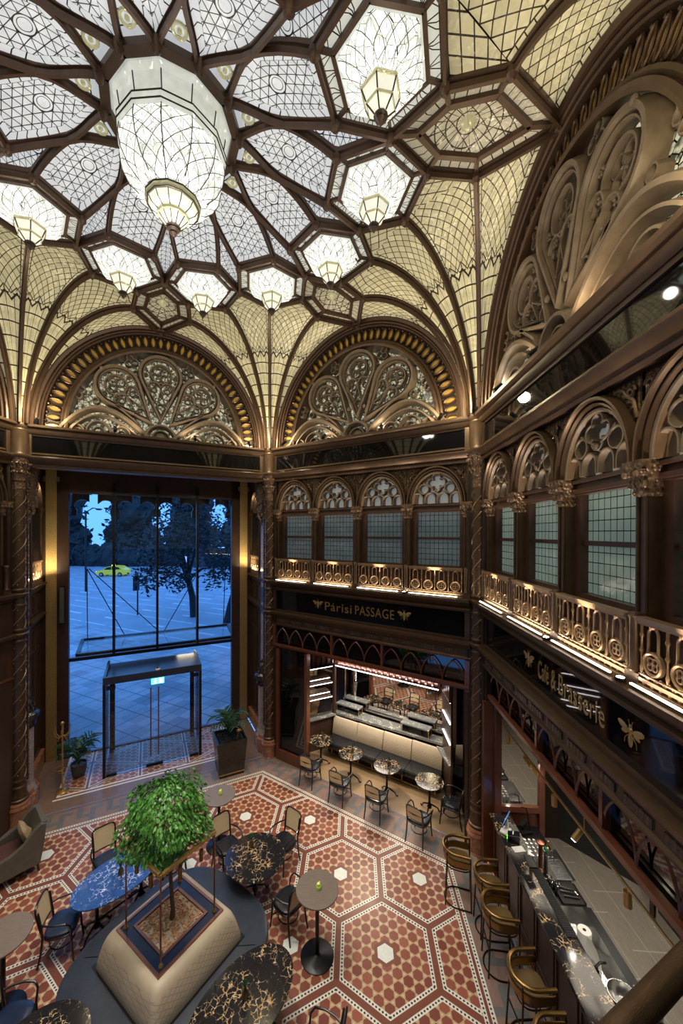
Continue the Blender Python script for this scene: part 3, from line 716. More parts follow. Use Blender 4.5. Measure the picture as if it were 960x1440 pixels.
def bay_window(root,i,mats=('leaded_pane','frosted_pane')):
    """one gallery window with frame, tracery head and leaded pane"""
    u0,u1=PU[i]+.10,PU[i+1]-.10; uc=(u0+u1)/2; hw=(u1-u0)/2
    w=tag(empty('window_1'),None,None,None,'structure'); w.parent=root; KID.setdefault(root.name,[]).append(w); w.location=(0,-.20,0)
    b=MB(); b.box(u0-.1,u0+.09,.42,.60,5.3,7.30); b.box(u1-.09,u1+.1,.42,.60,5.3,7.30); b.box(u0,u1,.42,.60,5.3,5.98); b.box(u0,u1,.40,.60,7.22,7.42); b.box(u0,u1,.46,.58,6.58,6.64)
    b.box(u0,u1,.36,.42,7.24,7.29); b.box(u0,u1,.34,.44,7.36,7.40)
    b.build('window_frame','dark_wood',w); b=MB(); b.box(u0+.05,u1-.05,.52,.54,5.5,7.25); b.build('pane',mats[0],w,ang=0)
    b=MB(); y0,y1=.30,.46; Z=7.42
    for j in range(4):
        c=u0+(j+.5)*2*hw/4; q=2*hw/8
        b.strip([(c-q+.02,Z)]+arc(c,Z+.10,q-.02,q,180,0,10)+[(c+q-.02,Z)],prof(.022,y0,y1))
    for c,r,z in ((uc-.30,.115,.335),(uc+.30,.115,.335)): b.strip(circ((c,Z+z),r,16),prof(.022,y0,y1),True)
    for a in range(4):
        b.strip([(uc+.115*cos(PI/2*a)+.095*cos(R(q)),Z+.47+.115*sin(PI/2*a)+.095*sin(R(q))) for q in range(a*90-120,a*90+121,24)],prof(.020,y0,y1))
    b.strip(arc(uc,Z,hw-.03,.70,180,0,20),prof(.035,y0-.04,y1))
    for s in (-1,1):
        b.strip([(uc+s*.06,Z+.33),(uc+s*.19,Z+.40),(uc+s*.30,Z+.48)],prof(.02,y0,y1)); b.sph((uc+s*.44,y0+.05,Z+.30),(.045,.03,.045),7,4); b.sph((uc+s*.0,y0,Z+.30),(.03,.03,.03),7,4)
    b.build('window_tracery','stone_tracery',w)
    b=MB(); b.poly([(x,.45,z) for x,z in arc(uc,Z,hw,.72,0,180,20)]); b.build('head_pane',mats[1],w,ang=0)
    return w
def arcade(k,root,win=True):
    key='arc'
    if key in ST:
        for o in ST[key]: c=copy_tree(o); c.parent=root; KID.setdefault(root.name,[]).append(c)
        return
    L=[]; Z=7.42; b=MB()                       # spandrel wall with four round arches
    for i in range(4):
        u0,u1=PU[i],PU[i+1]; uc=(u0+u1)/2; hw=.56
        ar=[(u0,Z),(uc-hw,Z)]+arc(uc,Z,hw,.72,180,0,20)[1:-1]+[(uc+hw,Z),(u1,Z)]
        top=[(u0,8.3)]+[(x,8.3) for x,z in ar[1:-1]]+[(u1,8.3)]
        rows=[[(x,.10,z) for x,z in ar],[(x,.10,z) for x,z in top]]; b.grid(rows); b.grid([[(x,.10,z) for x,z in ar],[(x,.34,z) for x,z in ar]])
    L.append(b.build('spandrel','frieze_carving',root)); b=MB(); li=MB()
    for i in range(4):
        uc=(PU[i]+PU[i+1])/2
        b.strip(arc(uc,Z,.66,.82,180,0,24),prof(.032,-.02,.14)); b.strip(arc(uc,Z,.60,.76,180,0,24),prof(.025,.02,.2))
        li.strip(arc(uc,Z,.545,.70,180,0,24),prof(.030,.08,.3)); li.strip(arc(uc,Z,.50,.655,180,0,24),prof(.022,.16,.34))
        for s in (-1,1):                       # scrolls in the spandrels
            pts=[(uc+s*(.56+.075*cos(a)*(1-a/14)),.07,8.12+.075*sin(a)*(1-a/14)) for a in [q*.5 for q in range(22)]]
            b.tube(pts,.018,5); b.tube([(uc+s*.36,.08,8.20),(uc+s*.48,.06,8.17),(uc+s*.60,.07,8.02),(uc+s*.63,.08,7.85)],.02,5)
            for q in range(4): b.sph((uc+s*(.60-.05*q),.07,7.95+.07*q),(.03,.03,.022),6,4)
    L.append(b.build('archivolt','bronze',root)); L.append(li.build('inner_arch','bronze_light',root))
    b=MB(); c=MB()
    for i,u in enumerate(PU):
        b.box(u-.06,u+.06,.10,.30,5.30,7.1)
        for s in (-1,1): b.tube([(u+s*.052,.09,5.98),(u+s*.052,.09,7.12)],.018,7)
        b.box(u-.09,u+.09,.0,.30,5.30,5.42); b.lathe([(.05,0),(.06,.02),(.045,.05),(.045,.5),(.06,.53),(.05,.56)],10,(u,.03,5.42))
        b.box(u-.02,u+.02,.10,.12,8.0,8.3)
        c.ring([[(u-w,y,z),(u+w,y,z),(u+w,.28,z),(u-w,.28,z)] for w,y,z in ((.065,.08,7.08),(.085,.05,7.11),(.07,.06,7.15),(.085,.04,7.24),(.115,.0,7.33),(.125,-.01,7.36),(.125,-.01,7.42))])
        for s in (-.09,-.03,.03,.09):
            c.sph((u+s,.045,7.20),(.03,.03,.045),6,4); c.sph((u+s*1.25,.01,7.30),(.034,.034,.035),6,4)
    L.append(b.build('colonnettes','bronze',root)); L.append(c.build('capitals','carved',root))
    b=MB(); b.box(.05,5.9,.42,.52,5.2,8.5); b.box(.05,.20,.1,.7,5.3,8.3); b.box(5.74,5.9,.1,.7,5.3,8.3); b.box(.05,5.9,.1,.7,8.28,8.5); L.append(b.build('gallery_back','dark_wood',root))
    for i in range(4): L.append(bay_window(root,i))
    ST[key]=L
def ledge(root,u0=.1,u1=5.84):
    b=MB(); b.exu([(.6,5.06),(-.02,5.06),(-.04,5.10),(.0,5.13),(-.06,5.17),(-.10,5.22),(-.16,5.25),(-.17,5.31),(.6,5.32)],u0,u1); b.build('ledge','bronze',root)
def balustrade(root,labs,grp,us=PU):
    for i in range(4):
        u0,u1=us[i]+.075,us[i+1]-.075; M=root.matrix_world@Matrix.Translation((0,0,5.32))
        if 'bal' in ST:
            t=copy_tree(ST['bal']); t.matrix_world=root.matrix_world@Matrix.Translation((PU[i]-PU[0],0,5.32)); t['label']=labs[i]; t['group']=grp; continue
        t=thing('balustrade',labs[i],'balustrade',group=grp,m=M); w=u1-u0
        b=MB(); b.box(u0,u1,-.02,.07,.60,.64); b.box(u0,u1,0,.05,.57,.60); b.build('top_rail','bronze_light',t)
        b=MB(); b.box(u0,u1,0,.05,.045,.08); b.box(u0,u1,.01,.04,.10,.115); b.box(u0,u1,-.01,.06,0,.02)
        for j in range(13): 
            x=u0+(j+.5)*w/13; b.tube([(x-.045,.025,.08),(x,.025,.105+.02),(x+.045,.025,.08)],.009,5); b.sph((x,.025,.06-.03),(.014,.014,.02),6,4)
        b.build('bottom_rail','bronze_light',t)
        for j in range(4):
            c=u0+(j+.5)*w/4; b=MB()
            b.strip(circ((c,.235),.098,20),[(-.014,.045),(-.014,.01),(0,0),(.014,.01),(.014,.045)],True)
            for a in range(4): b.strip(circ((c+.038*cos(PI/2*a+PI/4),.235+.038*sin(PI/2*a+PI/4)),.03,8),[(-.007,.035),(-.007,.015),(.007,.015),(.007,.035)],True)
            pts=[(c-.062,.025,.315),(c-.055,.025,.36),(c-.055,.025,.47)]+[(c+.055*cos(R(q)),.025,.50+.06*sin(R(q))) for q in range(180,-1,-20)]+[(c+.055,.025,.47),(c+.055,.025,.36),(c+.062,.025,.315)]
            b.tube(pts,.0125,6)
            for z in (.50,): b.sph((c,.02,.57),(.03,.03,.025),6,4)
            b.build('baluster','bronze_light',t)
        for j in range(5):
            c=u0+j*w/4+(.02 if j==0 else -.02 if j==4 else 0); b=MB(); b.lathe([(.008,.10),(.012,.14),(.017,.17),(.010,.20),(.008,.30),(.021,.33),(.012,.36),(.009,.44),(.021,.47),(.012,.50),(.014,.58)],8,(c,.025,0)); b.build('spindle','bronze_light',t)
        ST['bal']=t
def led(root,labs,z=5.325,y=-.10):
    for i in range(4):
        M=root.matrix_world@Matrix.Translation((PU[i]+.10,y,z))
        if 'led' in ST: t=copy_tree(ST['led']); t.matrix_world=M; t['label']=labs[i]; continue
        t=thing('strip_light',labs[i],'strip light',group='strip lights along the gallery ledges',m=M)
        b=MB(); b.box(0,1.12,0,.035,0,.012); b.build('channel','bronze_dark',t); b=MB(); b.box(.01,1.11,.006,.029,.012,.024); b.build('diffuser','led',t,ang=0); ST['led']=t
def signband(root,lab,text,bees):
    t=thing('sign_board',lab,'sign',m=root.matrix_world@Matrix.Translation((0,0,4.42)))
    b=MB(); b.box(.24,5.72,.06,.12,.0,.65); b.build('panel','black_glass',t,ang=0)
    b=MB()
    for z0,z1 in ((-.02,.03),(.60,.66)): b.box(.16,5.80,.0,.12,z0,z1)
    b.box(.14,.25,.0,.12,0,.65); b.box(5.71,5.82,0,.12,0,.65); b.build('frame','bronze',t)
    for s,u0,u1,h in text:
        cu=bpy.data.curves.new('lettering','FONT'); cu.body=s; cu.size=h; cu.extrude=.004; cu.align_x='CENTER'; cu.space_character=1.08; cu.resolution_u=4
        tmp=bpy.data.objects.new('tmp',cu); COL.objects.link(tmp); dg=bpy.context.evaluated_depsgraph_get(); me=bpy.data.meshes.new_from_object(tmp.evaluated_get(dg)); bpy.data.objects.remove(tmp)
        xs=[v.co.x for v in me.vertices]; f=(u1-u0)/(max(xs)-min(xs)); me.transform(Matrix.Translation((-f*(max(xs)+min(xs))/2,0,0))@Matrix.Diagonal((f,1,1,1))); me.name='lettering'; me.materials.clear(); me.materials.append(MT['gold_leaf'])
        o=bpy.data.objects.new('lettering',me); COL.objects.link(o); o.parent=t; o.rotation_euler=(R(90),0,0); o.location=((u0+u1)/2,.054,.20); KID.setdefault(t.name,[]).append(o)
    for u,z in bees:
        b=MB(); y=.05
        b.sph((u,y,z-.045),(.032,.012,.075),8,6); b.sph((u,y,z+.045),(.034,.014,.034),8,5); b.sph((u,y,z+.09),(.022,.012,.02),8,4)
        for s in (-1,1):
            for ang,l,w in ((18,.15,.034),(-22,.10,.026)):
                q=Matrix.Rotation(-R(ang)*s,3,'Y'); b.sph((u+s*(.03+l*.5*cos(R(ang))),y,z+.035+l*.5*sin(R(ang))),(l*.52,.006,w),8,5,q)
            b.tube([(u+s*.012,y,z+.10),(u+s*.03,y,z+.145)],.004,4); b.tube([(u+s*.03,y,z),(u+s*.075,y,z-.05),(u+s*.08,y,z-.1)],.004,4)
        b.build('bee_emblem','gold_leaf',t)
    return t
def string2(root):
    b=MB(); b.exu([(.45,3.97),(.02,3.97),(.0,4.02),(.03,4.05),(.03,4.20),(-.02,4.24),(-.05,4.29),(-.11,4.33),(-.12,4.39),(.45,4.42)],.1,5.84); b.build('string_course_lower','bronze',root)
    b=MB()
    for i in range(11): b.box(.35+i*.485,.35+i*.485+.36,.015,.03,4.08,4.17)
    b.build('string_course_panels','frieze_carving',root)
def fretwork(root,n=11,muls=(4,7),yo=0):
    b=MB(); u0,u1=.25,5.72; w=(u1-u0)/n; z0,z1=3.42,3.95
    b.box(u0-.10,u1+.1,yo,yo+.09,3.34,3.42); b.box(u0-.1,u1+.1,yo-.02,yo+.04,3.38,3.44); b.box(u0-.10,u0,yo,yo+.16,3.3,3.97); b.box(u1,u1+.1,yo,yo+.16,3.3,3.97)
    for i in range(n):
        a=u0+i*w; c=a+w/2; h=z1-z0-.04
        for s in (0,1):
            e=a if s==0 else a+w; pts=[]
            for q in range(9): f=q/8; pts.append((e+(c-e)*(1-cos(f*1.13))/(1-cos(1.13)),yo+.05,z0+h*sin(f*1.13)/sin(1.13)))
            b.tube(pts,0,sq=(.012,.010))
    for i in muls: b.box(u0+i*w-.03,u0+i*w+.03,yo+.02,yo+.12,z0,3.97)
    b.build('fretwork','mahogany',root); b=MB(); b.box(u0,u1,yo+.12,yo+.14,3.36,3.97); b.build('fretwork_glass','black_glass',root,ang=0)
# ---------------------------------------------------------------- columns
def column(k,side,lab):
    o=struct('column_'+side,Matrix.Translation(V[k]),lab); fa=YAW-R(60*k)+PI
    b=MB(); b.lathe([(.225,0),(.225,.02),(.215,.03),(.215,.36),(.235,.38),(.225,.42),(.205,.45),(.215,.47),(.195,.52)],28); b.build('plinth','red_marble',o)
    b=MB(); b.lathe([(.175,.52),(.195,.55),(.19,.58),(.165,.60),(.175,.63),(.165,.66),(.15,.70),(.15,.84),(.165,.86),(.145,.89)],28)
    for z in (4.40,5.32): b.lathe([(.14,z-.10),(.16,z-.08),(.19,z-.05),(.20,z-.01),(.19,z),(.14,z+.01)],28); 
    for z in (4.48,5.40,7.92,1.0,4.22,5.05): b.lathe([(.14,z-.04),(.155,z-.02),(.155,z+.01),(.14,z+.03)],28)
    b.build('base_and_collars','bronze',o)
    b=MB(); b.lathe([(.132,.88),(.132,7.95)],28); b.build('shaft','bronze',o)
    b=MB(); d=MB()
    for z0,z1 in ((1.06,4.16),(4.52,5.02),(5.44,7.66)):
        n=max(1,round((z1-z0)/.31))
        for s in range(3):
            pts=[]; turns=(z1-z0)/1.0
            for i in range(int(26*turns)+1): f=i/(26*turns); a=2*PI*(s/3+f*turns); pts.append((.136*cos(a),.136*sin(a),z0+f*(z1-z0)))
            b.tube(pts,.011,5)
            m=int((z1-z0)/.165)
            for i in range(m): f=(i+.5)/m; a=2*PI*(s/3+f*turns)+.55; d.sph((.137*cos(a),.137*sin(a),z0+f*(z1-z0)),(.016,.016,.016),6,4)
    b.build('spiral_fillets','bronze_light',o); d.build('studs','bronze_light',o)
    b=MB()                                     # rope rolls beside the shaft
    for s in (-1,1):
        a=fa+s*R(96); c=(.175*cos(a),.175*sin(a)); b.tube([(c[0],c[1],.9),(c[0],c[1],7.9)],.020,6)
        for q in range(2):
            pts=[(c[0]+.021*cos(z*38+q*PI),c[1]+.021*sin(z*38+q*PI),z) for z in [.9+7*i/560 for i in range(561)]]; b.tube(pts,.010,4)
    b.build('rope_moulding','bronze',o)
    b=MB(); b.lathe([(.14,7.70),(.145,7.72),(.14,7.90),(.15,7.95),(.145,8.0),(.155,8.12),(.185,8.24),(.20,8.30),(.215,8.40),(.22,8.44)],24)
    for row,(z,r,n) in enumerate(((8.08,.165,10),(8.28,.205,10))):
        for j in range(n):
            a=2*PI*(j+.5*row)/n; q=Vector((cos(a),sin(a),0)); tq=Vector((-sin(a),cos(a),0))
            pts=[q*(r-.02)+Vector((0,0,z-.08)),q*(r+.01)+Vector((0,0,z)),q*(r+.045)+Vector((0,0,z+.05)),q*(r+.05)+Vector((0,0,z+.02)),q*(r+.03)+Vector((0,0,z+.005))]
            b.tube(pts,.02,6); 
            for s in (-1,1): b.sph(q*(r+.005)+tq*(s*.035)+Vector((0,0,z+.02)),(.024,.024,.03),6,4)
    b.build('capital','carved',o)
    b=MB(); b.lathe([(.23,8.43),(.25,8.46),(.25,8.50),(.225,8.52),(.205,8.56),(.205,9.06),(.215,9.08),(.205,9.11),(.23,9.14),(.245,9.18),(.245,9.22),(.20,9.24),(.14,9.40)],32); b.build('drum','bronze',o)
    # flat pilasters tying the column to its two walls
    b=MB()
    for kk,u0,u1 in ((k-1,5.74,6.0),(k,0,.26)):
        if kk==0: continue
        M=Matrix.Translation(-V[k])@WF(kk)
        for a in (Vector((u0,.04,0)),): 
            vs=[M@Vector((x,y,z)) for z in (0,9.2) for x,y in ((u0,.02),(u1,.02),(u1,.4),(u0,.4))]
            b.add(vs,[(3,2,1,0),(4,5,6,7),(0,1,5,4),(1,2,6,5),(2,3,7,6),(3,0,4,7)])
            for x in (u0+.05,u0+.13,u0+.21): b.tube([M@Vector((x,.02,.0)),M@Vector((x,.02,8.3))],.018,6)
    b.build('pilaster','bronze_dark',o)
    return o
column(0,'left','bronze engaged column with spiral fillets at the left edge of the entrance')
column(1,'middle','bronze engaged column with spiral fillets between the entrance and the banquette alcove')
column(2,'right','bronze engaged column with spiral fillets between the banquette alcove and the bar')
column(3,'near','bronze engaged column beside the bar end')
# ---------------------------------------------------------------- the walls
SIDE={0:'wall_entrance',1:'wall_back',2:'wall_right',3:'wall_near',4:'wall_front',5:'wall_left'}
WR={k:struct(SIDE[k],WF(k)) for k in range(6)}
for k in (1,0,2,5): tympanum(k,WR[k]); frieze(WR[k])
for k in (1,2,5): arcade(k,WR[k]); ledge(WR[k]); string2(WR[k])
fretwork(WR[1],yo=-.02); fretwork(WR[2],yo=.10); fretwork(WR[5])
ORD=['first','second','third','fourth']
nm={1:'the middle wall, left of the right column',2:'the right wall'}
balustrade(WR[1],['gilt balustrade on the sign wall, %s window from the middle column'%s for s in ORD],'balustrades of the gallery')
balustrade(WR[2],['gilt balustrade on the right gallery, %s bay from the right column'%s for s in ORD],'balustrades of the gallery')
led(WR[1],['strip light on the sign wall ledge, %s from the middle column'%s for s in ORD])
led(WR[2],['strip light on the right gallery ledge, %s from the right column'%s for s in ORD])
signband(WR[1],'long black glass sign board with gilt lettering over the banquette alcove',[('Párisi',2.0,2.84,.33),('PASSAGE',2.95,4.04,.33)],[(1.76,.33),(4.30,.33)])
signband(WR[2],'long black glass sign board with gilt lettering over the bar',[('Café',2.45,2.74,.38),('&',2.81,2.93,.38),('Brasserie',3.0,3.90,.38)],[(2.16,.36),(4.28,.34)])
for i,(u,l) in enumerate(((.35,'at the left end'),(1.95,'left of the middle'),(3.85,'right of the middle'),(5.35,'at the right end'))):
    spot_lamp(WR[0],u,-.10,9.22,'small spotlight on the cornice over the entrance, '+l)
for i,(u,l) in enumerate(((.62,'leftmost'),(2.05,'second from left'),(3.72,'third from left'),(5.20,'rightmost'))):
    spot_lamp(WR[1],u,-.10,9.22,'small spotlight on the cornice over the sign wall, '+l)
for i,(u,l) in enumerate(((.22,'beside the right column'),(1.25,'second from the column'),(2.55,'third and nearest'))):
    spot_lamp(WR[2],u,-.10,9.22,'small spotlight on the right wall cornice, '+l)
uplight(WR[1],4.355,-.10,5.322,'small bright uplight on the sign wall ledge under the third window')
uplight(WR[2],2.975,-.10,5.322,'small bright uplight on the right ledge beside the third balustrade')
uplight(WR[2],4.355,-.10,5.322,'small bright uplight on the right ledge beside the fourth balustrade')
for w in KID[WR[1].name]:
    if w.name.startswith('window_'):
        for q in KID[w.name]:
            if q.name.startswith('pane'): q.material_slots[0].link='OBJECT'; q.material_slots[0].material=MT['dim_pane']
# plain lower parts and the three walls behind the camera
b=MB(); b.box(-.3,6,.0,.3,0,5.3); b.build('lower_panel','dark_wood',WR[5])
for k in (3,4):
    b=MB(); b.box(0,6,1.9,2.0,0,9.3); b.box(0,6,.02,.3,8.4,9.22); b.box(0,.3,.02,1.9,0,9.2); b.box(5.7,6,.02,1.9,0,9.2); b.box(0,6,.05,1.9,5.0,5.3); b.box(0,6,.05,.3,4.0,5.3); b.build('plain_panel','dark_wood',WR[k])
    b=MB(); b.poly([(3+2.8*cos(PI*i/24),.3,9.22+2.95*sin(PI*i/24)) for i in range(25)]); b.build('lunette','bronze_dark',WR[k],ang=0)
    b=MB(); b.box(.3,5.7,1.7,1.75,5.6,8.2); b.build('far_window','leaded_pane',WR[k],ang=0)
b=MB()
for k in range(1,6):
    M=WF(k); vs=[M@Vector(q) for q in ((-4,4.75,0),(10,4.75,0),(10,4.85,0),(-4,4.85,0),(-4,4.75,13),(10,4.75,13),(10,4.85,13),(-4,4.85,13))]; b.add(vs,[(3,2,1,0),(4,5,6,7),(0,1,5,4),(1,2,6,5),(2,3,7,6),(3,0,4,7)])
M=WF(0)
for x0,x1,z0,z1 in ((-6,12,8.6,13),(-6,-.30,0,8.7),(6.28,12,0,8.7)):
    vs=[M@Vector(q) for q in ((x0,2.62,z0),(x1,2.62,z0),(x1,2.74,z0),(x0,2.74,z0),(x0,2.62,z1),(x1,2.62,z1),(x1,2.74,z1),(x0,2.74,z1))]; b.add(vs,[(3,2,1,0),(4,5,6,7),(0,1,5,4),(1,2,6,5),(2,3,7,6),(3,0,4,7)])
b.build('wall_outer','bronze_dark',None,kind='structure')  # unseen shell added around the hall to stop sky light leaking in
b=MB(); b.lathe([(13,-.06),(13,-.03)],6,ph=YAW); b.build('floor_slab','bronze_dark',None,kind='structure') if False else None
# real spots: warm light raking up over tracery, light from the ledge strips on the arcade
for k in (0,1,2):
    M=WF(k)
    for u in (.9,2.3,3.7,5.1): light('tracery_spot','SPOT',M@Vector((u,-.22,9.27)),11,(1,.80,.52),.04,M@Vector((u+(3-u)*.2,.3,10.3)),130,.7)
for k in (1,2):
    M=WF(k)
    for i in range(4): light('gallery_glow','AREA',M@Vector((PU[i]+.69,-.13,5.36)),2.0,(1,.82,.58),.9,M@Vector((PU[i]+.69,.12,7.8)),sizey=.05); light('arch_spot','SPOT',M@Vector((PU[i]+.69,-.16,5.5)),210,(1,.86,.68),.04,M@Vector((PU[i]+.69,.16,7.9)),46,.6)
# ---------------------------------------------------------------- entrance alcove
E0=WR[0]; M0=WF(0)
b=MB(); b.box(-.05,5.99,.0,2.62,-.05,-.001); 
f=MB(); f.poly([(0,0,.001),(5.95,0,.001),(5.95,2.55,.001),(0,2.55,.001)]); o=f.build('floor_alcove','alcove_tiles',None,M0,0,'structure'); o['label']='tiled floor of the entrance alcove'
b=MB(); b.box(-.3,6.3,.3,2.75,8.55,8.7); b.build('alcove_ceiling','bronze_dark',E0)
b=MB(); b.box(.02,.30,2.46,2.6,0,8.56); b.build('mosaic_strip','gold_mosaic',E0); b=MB(); b.box(5.64,5.92,2.46,2.6,0,8.56); b.build('mosaic_strip','gold_mosaic',E0)
b=MB(); b.box(.29,.58,2.44,2.62,0,8.55); b.box(5.36,5.65,2.44,2.62,0,8.55); b.box(.29,5.65,2.44,2.62,7.90,8.55); b.box(.58,5.36,2.50,2.60,0,.03); b.box(-.4,.05,2.5,2.75,0,8.6); b.box(5.9,6.4,2.5,2.75,0,8.6); b.build('portal_frame','dark_wood',E0)
b=MB()
for x in (.0,.33,5.61,5.94): b.box(x-.03,x+.03,2.40,2.5,8.22,8.36)
b.build('mosaic_caps','bronze_light',E0)
# side walls of the alcove
mr=M0@Matrix(((0,1,0,5.95),(-1,0,0,2.5),(0,0,1,0),(0,0,0,1))); ml=M0@Matrix(((0,-1,0,.02),(1,0,0,0),(0,0,1,0),(0,0,0,1)))
for side,m,x0,x1,cx in (('alcove_right',mr,.0,1.55,.80),('alcove_left',ml,.95,2.5,1.70)):
    w=struct('wall_'+side,m)
    b=MB(); b.box(-.05 if x0==0 else -.1,2.6 if x0 else 2.4,.12,.3,0,5.2); b.box(-.1,2.6,.5,.6,5.2,8.6); b.box(-.1,2.6,.10,.3,8.2,8.6)
    for a in (x0,x1-.12): b.box(a,a+.12,.06,.5,5.3,8.3)
    b.build('panelling','dark_wood',w)
    b=MB()
    for z in (5.28,4.42): b.exu([(.3,z-.2),(.06,z-.18),(.04,z-.1),(-.03,z-.05),(-.04,z),(.3,z+.02)],x0-.05,x1+.6 if x0==0 else x1)
    for z0,z1 in ((4.5,5.0),(.6,3.4),(3.5,4.1)):
        for a,c in ((cx-.55,cx-.05),(cx+.05,cx+.55)): b.strip([(a,z0),(c,z0),(c,z1),(a,z1)],[(-.03,.12),(-.03,.09),(.03,.09),(.03,.12)],True)
    b.build('panel_mouldings','bronze',w)
    b=MB(); b.strip(arc(cx,7.42,.52,.70,180,0,20),prof(.05,.02,.5)); b.strip(arc(cx,7.42,.43,.60,180,0,20),prof(.03,.10,.5)); b.build('archivolt','bronze_light',w)
    b=MB()
    for j in (-1,0,1): b.strip(arc(cx+j*.27,7.45,.12,.16,180,0,10),prof(.025,.2,.4))
    b.strip(circ((cx,7.80),.13,14),prof(.025,.2,.4),True); b.build('window_tracery','stone_tracery',w)
    b=MB(); b.box(cx-.5,cx+.5,.40,.42,5.4,7.3); b.build('pane','leaded_pane',w,ang=0); b=MB(); b.box(cx-.5,cx+.5,.42,.43,7.3,8.2); b.build('head_pane','frosted_pane',w,ang=0)
    b=MB(); b.box(cx-.55,cx+.55,.2,.45,7.28,7.40)
    for a in (cx-.52,cx+.52): b.tube([(a,.06,5.4),(a,.06,7.2)],.035,8); b.lathe([(.04,7.2),(.06,7.26),(.05,7.3),(.08,7.38),(.085,7.42)],10,(a,.06,0))
    b.build('colonnettes','bronze',w)
    t=copy_tree(ST['bal']); t.matrix_world=m@Matrix.Translation((cx-.50,.03,5.30))@Matrix.Diagonal((.82,1,1,1))@Matrix.Translation((-PU[0]-.07,0,0)); t['label']='short gilt balustrade in the %s side wall of the entrance'%('right' if x0==0 else 'left'); t['group']='balustrades of the gallery'
    light('strip_wash','SPOT',m@Vector((.35 if x0==0 else 2.15,-.12,5.4)),22,(1,.82,.45),.05,m@Vector((.0 if x0==0 else 2.5,.02,6.9)),100,.8); light('side_bay_glow','AREA',m@Vector((cx,-.06,5.45)),15,(1,.80,.5),.6,m@Vector((cx,.2,7.6)),sizey=.05)
    # marble pilaster beside the column, with its plinth and bracket
    q0=(1.65 if x0==0 else .18); q1=q0+.68; qc=(q0+q1)/2
    b=MB(); b.box(q0,q1,.02,.14,.5,8.2); b.build('marble_pilaster','lilac_marble',w)
    b=MB(); b.tube([(qc,.02,.60),(qc,.02,1.95)],.17,16); b.lathe([(.24,.42),(.22,.46),(.21,.52),(.18,.60)],16,(qc,.03,0)); b.build('half_column','lilac_marble',w)
    b=MB(); b.exz([(q0-.06,.14),(q0-.06,-.10),(qc-.22,-.22),(qc+.22,-.22),(q1+.06,-.10),(q1+.06,.14)],0,.40); b.exz([(q0-.02,.14),(q0-.02,-.06),(qc-.18,-.17),(qc+.18,-.17),(q1+.02,-.06),(q1+.02,.14)],.40,.5); b.box(0 if x0==0 else q1,q0 if x0==0 else 2.5,.02,.14,0,.42); b.build('plinth','red_marble',w)
    b=MB(); b.lathe([(.05,1.9),(.20,2.02),(.19,2.12),(.25,2.20),(.27,2.30),(.24,2.33),(.20,2.35)],16,(qc,.0,0)); b.box(q0,q1,.0,.12,4.2,4.35); b.box(q0+.08,q1-.08,.0,.12,4.55,5.0); b.build('bracket','steel_dark',w)
    b=MB(); b.sph((qc,-.02,2.50),(.10,.09,.16),8,6); b.sph((qc,-.04,2.70),(.055,.055,.07),8,6); b.tube([(qc-.07,-.05,2.58),(qc-.11,-.12,2.5),(qc-.03,-.16,2.47)],.026,6); b.tube([(qc+.07,-.05,2.58),(qc+.11,-.12,2.5),(qc+.03,-.16,2.47)],.026,6); b.lathe([(.13,2.33),(.12,2.40),(.09,2.46)],10,(qc,-.03,0)); b.build('seated_figure','pewter',w)
    r2=random.Random(5); b=MB()
    b.lathe([(.02,6.95),(.05,7.1),(.04,7.2),(.10,7.35),(.12,7.6),(.17,7.9),(.20,8.3),(.17,8.7),(.20,9.0)],10,(qc,-.06,0))
    for j in range(70):
        z=7.2+1.8*r2.random(); rr=.07+.15*(z-7.2)/1.5; a=PI+PI*r2.random(); rr=min(rr,.22)
        p=(qc+rr*cos(a),-.06+rr*sin(a),z); s=.035+.03*r2.random(); b.sph(p,(s,s,s*1.2),6,4)
    b.build('foliage_bracket','carved',w)
# glazed front: panes, fins, transom, outer trefoil heads
g=tag(empty('window_5',m=M0),'tall glazed entrance front with three dark fins',None,None,'structure')
GX=[.58,1.75,2.97,4.20,5.36]
for i in range(4):
    b=MB(); b.box(GX[i],GX[i+1],2.50,2.52,2.95,7.9); b.build('pane','clear_glass',g,ang=0)
for a,c in ((.58,1.62),(4.12,5.36)): b=MB(); b.box(a,c,2.50,2.52,.03,2.88); b.build('pane','clear_glass',g,ang=0)
for x in GX[1:4]:
    b=MB(); b.box(x-.035,x+.035,2.30,2.49,2.95,8.0); b.box(x-.05,x+.05,2.34,2.46,7.98,8.2); b.sph((x,2.38,8.2),(.06,.06,.05),8,5); b.build('fin','black_metal',g)
b=MB(); b.box(.58,5.36,2.44,2.54,2.86,2.96); b.build('transom','black_metal',g)
b=MB()
for i in range(4):
    x0,x1=GX[i],GX[i+1]; c=(x0+x1)/2; w=(x1-x0)/2; zb=7.25; 
    outl=[(x0+.12,zb),(x0+.12,7.45)]+[(c-w*.52+.24*cos(R(a)),7.52+.24*sin(R(a))) for a in range(180,30,-20)]+[(c+.26*cos(R(a)),7.86+.24*sin(R(a))) for a in range(200,-21,-20)]+[(c+w*.52+.24*cos(R(a)),7.52+.24*sin(R(a))) for a in range(150,-1,-20)]+[(x1-.12,7.45),(x1-.12,zb)]
    top=[(max(x0,min(x1,x)) ,8.5) for x,z in outl]; top[0]=(x0,zb); top[1]=(x0,7.6); top[-1]=(x1,zb); top[-2]=(x1,7.6)
    b.grid([[(x,2.95,z) for x,z in outl],[(x,2.95,z) for x,z in top]]); b.grid([[(x,2.95,z) for x,z in outl],[(x,3.15,z) for x,z in outl]])
b.build('trefoil_heads','bronze_dark',g)
